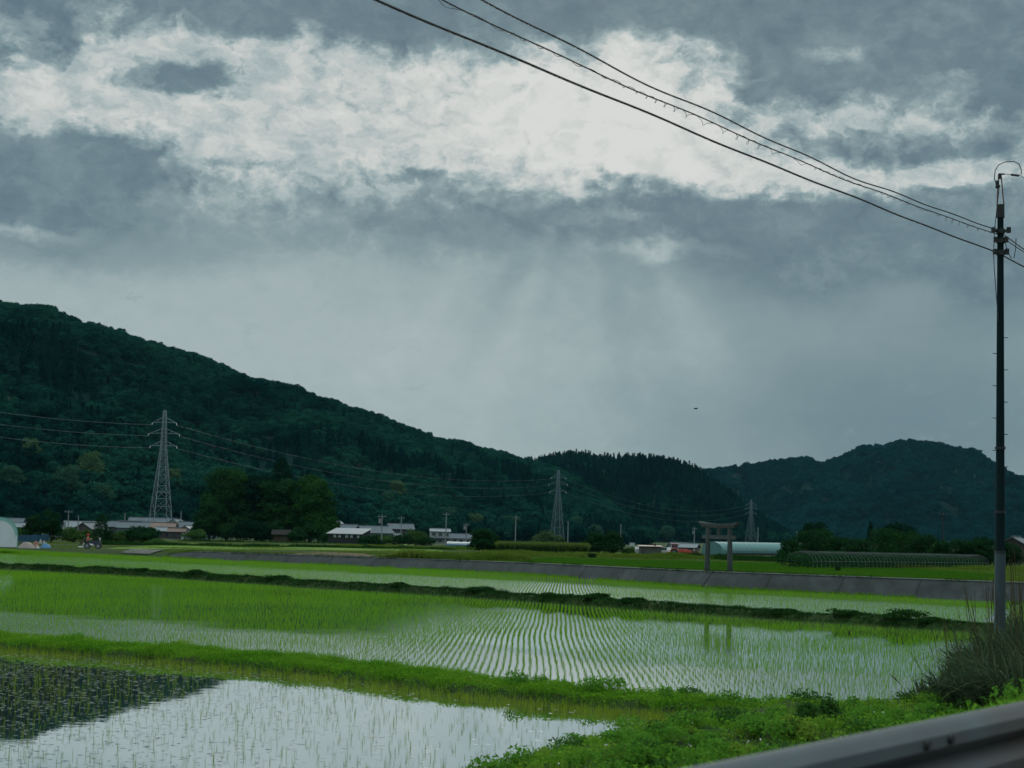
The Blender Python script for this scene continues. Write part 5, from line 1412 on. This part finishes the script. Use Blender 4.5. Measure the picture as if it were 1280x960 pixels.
# ------------------------------------------------------------------ guardrail and road edge
M_rail = solid('weathered_galvanised', (.058, .072, .081), .7, metal=.2, var=.25, scale=1.4, dirt=(.062, .055, .052))
M_asph = solid('asphalt', (.05, .05, .052), .9, var=.2, scale=3)
rq = thing('guardrail', 'weathered grey steel guardrail beam at the roadside, out of focus', 'guardrail', (RP[0], RP[1], 2.38), math.atan2(RD[1], RD[0]))
p0 = np.array(atz(860, 960, 3.20)); p1 = np.array(atz(1280, 876.5, 3.20))
dv = p1 - p0; rq.location = (p0[0], p0[1], 2.38); rq.rotation_euler = (0, 0, math.atan2(dv[1], dv[0]))
TZ = .82
prof = [(.004, TZ - .02), (-.006, TZ), (-.028, TZ - .004), (-.055, TZ - .03), (-.082, TZ - .055), (-.086, TZ - .105), (-.07, TZ - .125), (-.02, TZ - .155), (0, TZ - .175), (-.02, TZ - .195), (-.07, TZ - .225), (-.086, TZ - .245), (-.082, TZ - .295), (-.055, TZ - .32), (-.02, TZ - .35), (0, TZ - .345)]
b = MB(); b.add([(x_, a, z) for x_ in np.linspace(-4, 7, 12) for a, z in prof], [(i * 16 + k, i * 16 + k + 1, (i + 1) * 16 + k + 1, (i + 1) * 16 + k) for i in range(11) for k in range(15)])
bo = b.build('beam', M_rail, rq, smooth=True); sm = bo.modifiers.new('sheet_thickness', 'SOLIDIFY'); sm.thickness = .006; sm.offset = 0
for x_ in (-3.4, -1.1, 4.4):
    po = MB().tube([(x_, .13, -.6), (x_, .13, TZ + .02)], .07, 16).build('post', M_rail, rq, smooth=True)
    MB().box((x_, .055, TZ - .175), (.10, .10, .2)).build('bracket', M_rail, po)
ra = np.array((p0[0], p0[1])); rd = dv[:2] / np.hypot(*dv[:2])
def rail_x(px, py):
    """distance along the beam seen at a pixel"""
    best = min(np.arange(-1, 6, .01), key=lambda s_: abs(proj((ra[0] + rd[0] * s_, ra[1] + rd[1] * s_, 2.38 + TZ - .08))[0] - px)); return float(best)
for px, zz in ((1133, TZ - .080), (1163, TZ - .078)):
    x_ = rail_x(px, 930); MB().tube([(x_, -.078, zz), (x_, -.105, zz)], .021, 10).build('bolt', M_dark, rq)
rn = np.array((-rd[1], rd[0]))
def rp_(s_, o): q = ra + rd * s_ - rn * o; return (float(q[0]), float(q[1]))
sheet('road', [rp_(-20, .35), rp_(60, .35), rp_(60, 7.5), rp_(-20, 7.5)], 2.475, M_asph)

# ------------------------------------------------------------------ long grass by the pole and weeds on the bank
M_susuki = leafy('long_grass', (.003, .020, .011), (.088, .118, .062), .25, (.030, .054, .026), 1.2)
M_straw = leafy('dry_stalks', (.06, .05, .03), (.12, .10, .06), .2)
def clump(label, px, D, h, n, rad, dry, group='clumps of long grass round the concrete pole'):
    x, y = aty(px, 700, D)[:2]; z = float(height(np.array([x]), np.array([y]))[0]) - .05
    root = thing('long_grass', label, 'grass clump', (x, y, z), 0, group)
    a = rng.uniform(0, 6.28, n); r_ = rad * rng.random(n) ** .6; ln = rng.uniform(.2, 1.15, n); hh = h * rng.uniform(.4, 1.0, n)
    Vs, Fs, Ts = [], [], []; ns = 6
    w_ = .020 * rng.uniform(.5, 1.5, n)
    B = np.stack([r_ * np.cos(a) * .6, r_ * np.sin(a) * .6, np.zeros(n)], 1); out = np.stack([np.cos(a), np.sin(a), np.zeros(n)], 1); sd_ = np.stack([-np.sin(a), np.cos(a), np.zeros(n)], 1)
    tw_ = rng.uniform(-.9, .9, n)[:, None]; sd_ = sd_ + out * tw_
    for i in range(ns + 1):
        f = i / ns; droop = ln * f ** 2
        c = B + out * (droop * h * .72)[:, None] + np.array((0, 0, 1)) * (hh * (1.22 * f - (.22 + .58 * ln) * f ** 2.6))[:, None]
        ww = (w_ * (1 - f ** 2.2) + .0008)[:, None]
        Vs.append(c - sd_ * ww); Vs.append(c + sd_ * ww)
    V = np.stack(Vs, 1).reshape(-1, 3); k = 2 * (ns + 1); o = (np.arange(n) * k)[:, None, None]
    q = np.array([[2 * i, 2 * i + 1, 2 * i + 3, 2 * i + 2] for i in range(ns)])[None]
    link('blade_tuft', np_mesh('blade_tuft', V, (o + q).reshape(-1, 4), np.repeat(rng.random(n) ** 1.7, k)), M_susuki, root)
    if dry:
        dry = max(3, int(dry * .45)); sb = MB()
        for i in range(dry):
            a_ = random.uniform(0, 6.28); r2 = rad * random.random() * .7; l_ = random.uniform(.1, .5); H_ = h * random.uniform(1.0, 1.55)
            P_ = [(r2 * math.cos(a_) + l_ * t * t * math.cos(a_), r2 * math.sin(a_) + l_ * t * t * math.sin(a_), H_ * t) for t in np.linspace(0, 1, 7)]
            sb.tube(P_, [.004, .004, .0035, .003, .004, .009, .002], 4)
        me = sb.build('dry_stalks', M_straw, root)
    return root
CL = [(1282, 33, 2.0, 420, .8, 14, 'dark drooping long grass at the picture edge above the guardrail'), (1250, 34.5, 1.75, 420, .8, 12, 'dark drooping long grass clump just above the guardrail bend'), (1216, 36, 1.45, 380, .75, 10, 'long arching grass clump midway along the guardrail'),
 (1192, 37.5, 1.05, 320, .7, 12, 'pale brown tipped grass clump at the water edge'), (1170, 38.2, .75, 260, .6, 10, 'low straw coloured grass clump nearest the paddy corner'), (1224, 41, 1.9, 420, .85, 18, 'grass clump with tall dry stalks in front of the pole'),
 (1262, 43, 2.2, 460, .9, 22, 'tall grass clump with brown seed stalks beside the pole foot'), (1244, 46, 2.1, 420, .8, 16, 'grass clump wrapped round the foot of the pole'), (1288, 41, 2.4, 440, .9, 18, 'tallest grass clump at the picture edge beyond the pole'),
 (1206, 46, 1.3, 300, .7, 18, 'thin clump of dry brown stalks over the paddy edge'), (1278, 52, 2.3, 380, .9, 22, 'grass clump with dry stalks behind the pole'), (1222, 54, 1.1, 300, .8, 12, 'low grass clump on the paddy edge behind the pole'),
 (1300, 36, 2.2, 420, .9, 8, 'dark long grass clump almost outside the picture'), (1236, 38, 1.6, 420, .85, 10, 'arching green grass clump below the pole'), (1150, 37.6, .5, 200, .6, 6, 'short pale grass tuft at the tip of the water')]
for px, D, h, n, rad, dry, lb in CL: clump(lb, px, D, h, int(n * .62), rad * 1.1, dry)
def weed(label, px, py, h, rx, n, size, mat, z=.5):
    x, y = atz(px, py, z)[:2]; zz = float(height(np.array([x]), np.array([y]))[0])
    return shrub(label, (x, y, zz - .03), h, rx, n, size, mat, 'broadleaf weeds on the grass bank', 9, 'weed_plant', rx, 'weed')
M_weedd = leafy('dark_weed', (.020, .065, .016), (.050, .125, .026), .35)
M_weedy = leafy('yellow_weed', (.075, .15, .018), (.17, .28, .038), .4)
M_weedm = leafy('fresh_weed', (.035, .115, .014), (.10, .25, .03), .4)
WD = [(1036, 902, .62, .38, 900, .035, M_weedd, 'dark leafy weed at the water edge, tallest on the bank'), (1012, 906, .52, .35, 700, .035, M_weedd, 'dark leafy weed beside the tallest one'), (985, 919, .40, .42, 800, .032, M_weedy, 'yellow green weed cushion below the dark leafy weeds'),
 (1004, 922, .36, .35, 600, .032, M_weedy, 'smaller yellow green weed next to the weed cushion'), (1068, 903, .34, .35, 520, .035, M_weedm, 'fresh green weed at the corner of the middle paddy'), (1090, 901, .30, .32, 460, .035, M_weedm, 'fresh green weed close above the guardrail'),
 (930, 901, .26, .45, 600, .035, M_weedd, 'low dark weed patch in the middle of the bank'), (735, 917, .18, .5, 700, .03, M_weedy, 'yellow green weed mat on the near paddy corner'), (760, 908, .16, .45, 500, .03, M_weedy, 'smaller yellow weed mat at the tip of the near water'),
 (700, 940, .20, .40, 500, .032, M_weedm, 'fresh weed tuft hanging over the near water'), (880, 925, .26, .5, 600, .035, M_weedm, 'round green weed on the bank above the rail end'), (832, 900, .22, .4, 460, .032, M_weedd, 'dark weed on the bank where the bund begins'),
 (855, 858, .30, .16, 260, .035, M_weedm, 'single leafy weed standing on the bund against the water'), (228, 798, .30, .5, 420, .032, M_weedy, 'pale yellow green tuft on the long bund'), (920, 935, .24, .4, 420, .035, M_weedy, 'yellowish weed patch just above the guardrail'),
 (660, 950, .22, .4, 420, .03, M_weedd, 'dark clover tuft by the near water at the lower picture edge')]
for px, py, h, rx, n, sz, mt, lb in WD: weed(lb, px, py, h, rx, n, sz, mt, .3 if px < 860 else .55)
def weed_mass(name, n, mat, label, hr, size, seed):
    r2 = np.random.default_rng(seed); out = []
    x = r2.uniform(-1, 14, n * 6); y = r2.uniform(19, 42, n * 6); d = bank_d(x, y); k = (d > .25) & (rail_s(x, y) > 1.2) & (x < .33 * y)
    k |= (np.abs(pl_signed(x, y, LA)[0] - .3) < .7) & (d < 0)
    x, y = x[k][:n], y[k][:n]; z = height(x, y)
    for i in range(len(x)):
        h_ = r2.uniform(*hr); r_ = h_ * r2.uniform(.7, 1.3)
        out.append(blob_crown([(x[i], y[i], z[i] + h_ * .35, r_, r_, h_ * .7), (x[i] + r_ * .5, y[i] + .1, z[i] + h_ * .3, r_ * .6, r_ * .6, h_ * .55)], int(240 * h_ / .3), size, fill=.6))
    me = np_mesh('weeds', *join(out)); tag(link(name, me, mat), label, 'weeds', kind='stuff')
weed_mass('bank_weeds', 230, M_weedm, 'fresh green weeds growing through the grass of the bank', (.14, .38), .036, 3)
weed_mass('bank_weeds', 90, M_weedd, 'darker weeds growing through the grass of the bank', (.12, .32), .034, 4)
weed_mass('bank_weeds', 80, M_weedy, 'yellow green weeds growing through the grass of the bank', (.08, .20), .024, 5)
# dark tufts dotting the thin bund
for i, (px, h) in enumerate([(175, .35), (245, .55), (345, .5), (500, .4), (602, .55), (690, .5), (745, .5), (790, .45), (1060, .5), (1130, .8), (1165, .45), (985, .45)]):
    t_ = np.array(LB); D_ = np.interp(px, [0, 200, 400, 600, 800, 1000, 1200], [123.6, 114.9, 102.2, 94, 84.4, 77.4, 72]) + .4
    x, y = aty(px, 740, D_)[:2]; z = float(height(np.array([x]), np.array([y]))[0])
    nm = ['round tuft far along the thin bund before the tarps', 'bushy tuft on the thin bund before the concrete end', 'pointed tuft on the thin bund below the soil strip', 'small tuft on the thin bund below the barn', 'bushy dark tuft on the thin bund below the dense bush', 'wide dark tuft midway on the thin bund', 'low dark tuft next to the wide one on the thin bund', 'dark tuft on the thin bund below the rusty shed', 'dark tuft on the thin bund below the bare hoops', 'large dark tuft near the end of the thin bund', 'last dark tuft on the thin bund before the long grass', 'dark tuft on the thin bund below the stone gate'][i]
    shrub(nm, (x, y, z - .08), h * .72, h * 2.0, 1500, .05, M_bgrass, 'dark tufts on the thin bund', 7, 'weed_tuft', h * 1.0, 'weed')
# tall blades close to the camera on the bank
for i, (px, D, zt_) in enumerate([(466, 15.5, 952), (482, 15.2, 948), (548, 14.5, 944), (558, 14.6, 950), (712, 13.5, 938), (800, 12.5, 945), (832, 12.2, 936), (505, 15, 957)]):
    x, y, z1 = aty(px, zt_, D); z0 = float(height(np.array([x]), np.array([y]))[0]); hh = z1 - z0
    if hh < .1: continue
    root = thing('tall_weed', ['tall blurred grass stem at the lower edge over the near water', 'second blurred stem over the near water', 'blurred leafy stem in the lower edge middle', 'short blurred stem beside the leafy one', 'blurred broad blade near the rail end', 'blurred slanting blade over the bank', 'long blurred blade crossing the bank by the rail', 'low blurred stem between the leafy stems'][i], 'grass stem', (x, y, z0), random.uniform(0, 6), 'tall grass stems near the camera')
    V, Fc, tt = blades(np.zeros((7, 3)), hh, .014, 2, .05, .16, 2); link('blade', np_mesh('blade', V, Fc, tt), M_weedm, root)

# ------------------------------------------------------------------ a bird far off in the sky
bq = aty(870, 511, 130); bird = thing('bird', 'small dark bird gliding in the grey sky above the stone gate', 'bird', bq, .4)
bb = MB(); bb.tube([(-.20, 0, 0), (-.1, 0, .01), (.02, 0, .02), (.12, 0, .02), (.17, 0, .01)], [.01, .05, .06, .035, .008], 8)
for sg in (-1, 1):
    bb.add([(.07, sg * .03, .02), (-.06, sg * .03, .02), (-.03, sg * .22, .07), (.06, sg * .2, .08), (-.04, sg * .40, .03), (.0, sg * .38, .04)], [(0, 1, 2, 3), (3, 2, 4, 5)])
bb.add([(-.18, -.02, 0), (-.18, .02, 0), (-.28, .05, 0), (-.28, -.05, 0)], [(0, 1, 2, 3)])
bb.build('body', M_poled, bird)

# ------------------------------------------------------------------ render settings
sc.view_settings.view_transform = 'Standard'; sc.view_settings.look = 'None'
sc.view_settings.exposure = .2; sc.view_settings.gamma = 1.; sc.view_settings.use_curve_mapping = False
cy = sc.cycles
cy.use_denoising = True
cy.max_bounces = 6; cy.diffuse_bounces = 2; cy.glossy_bounces = 3; cy.transmission_bounces = 3; cy.transparent_max_bounces = 6; cy.volume_bounces = 0
cy.sample_clamp_indirect = 4.
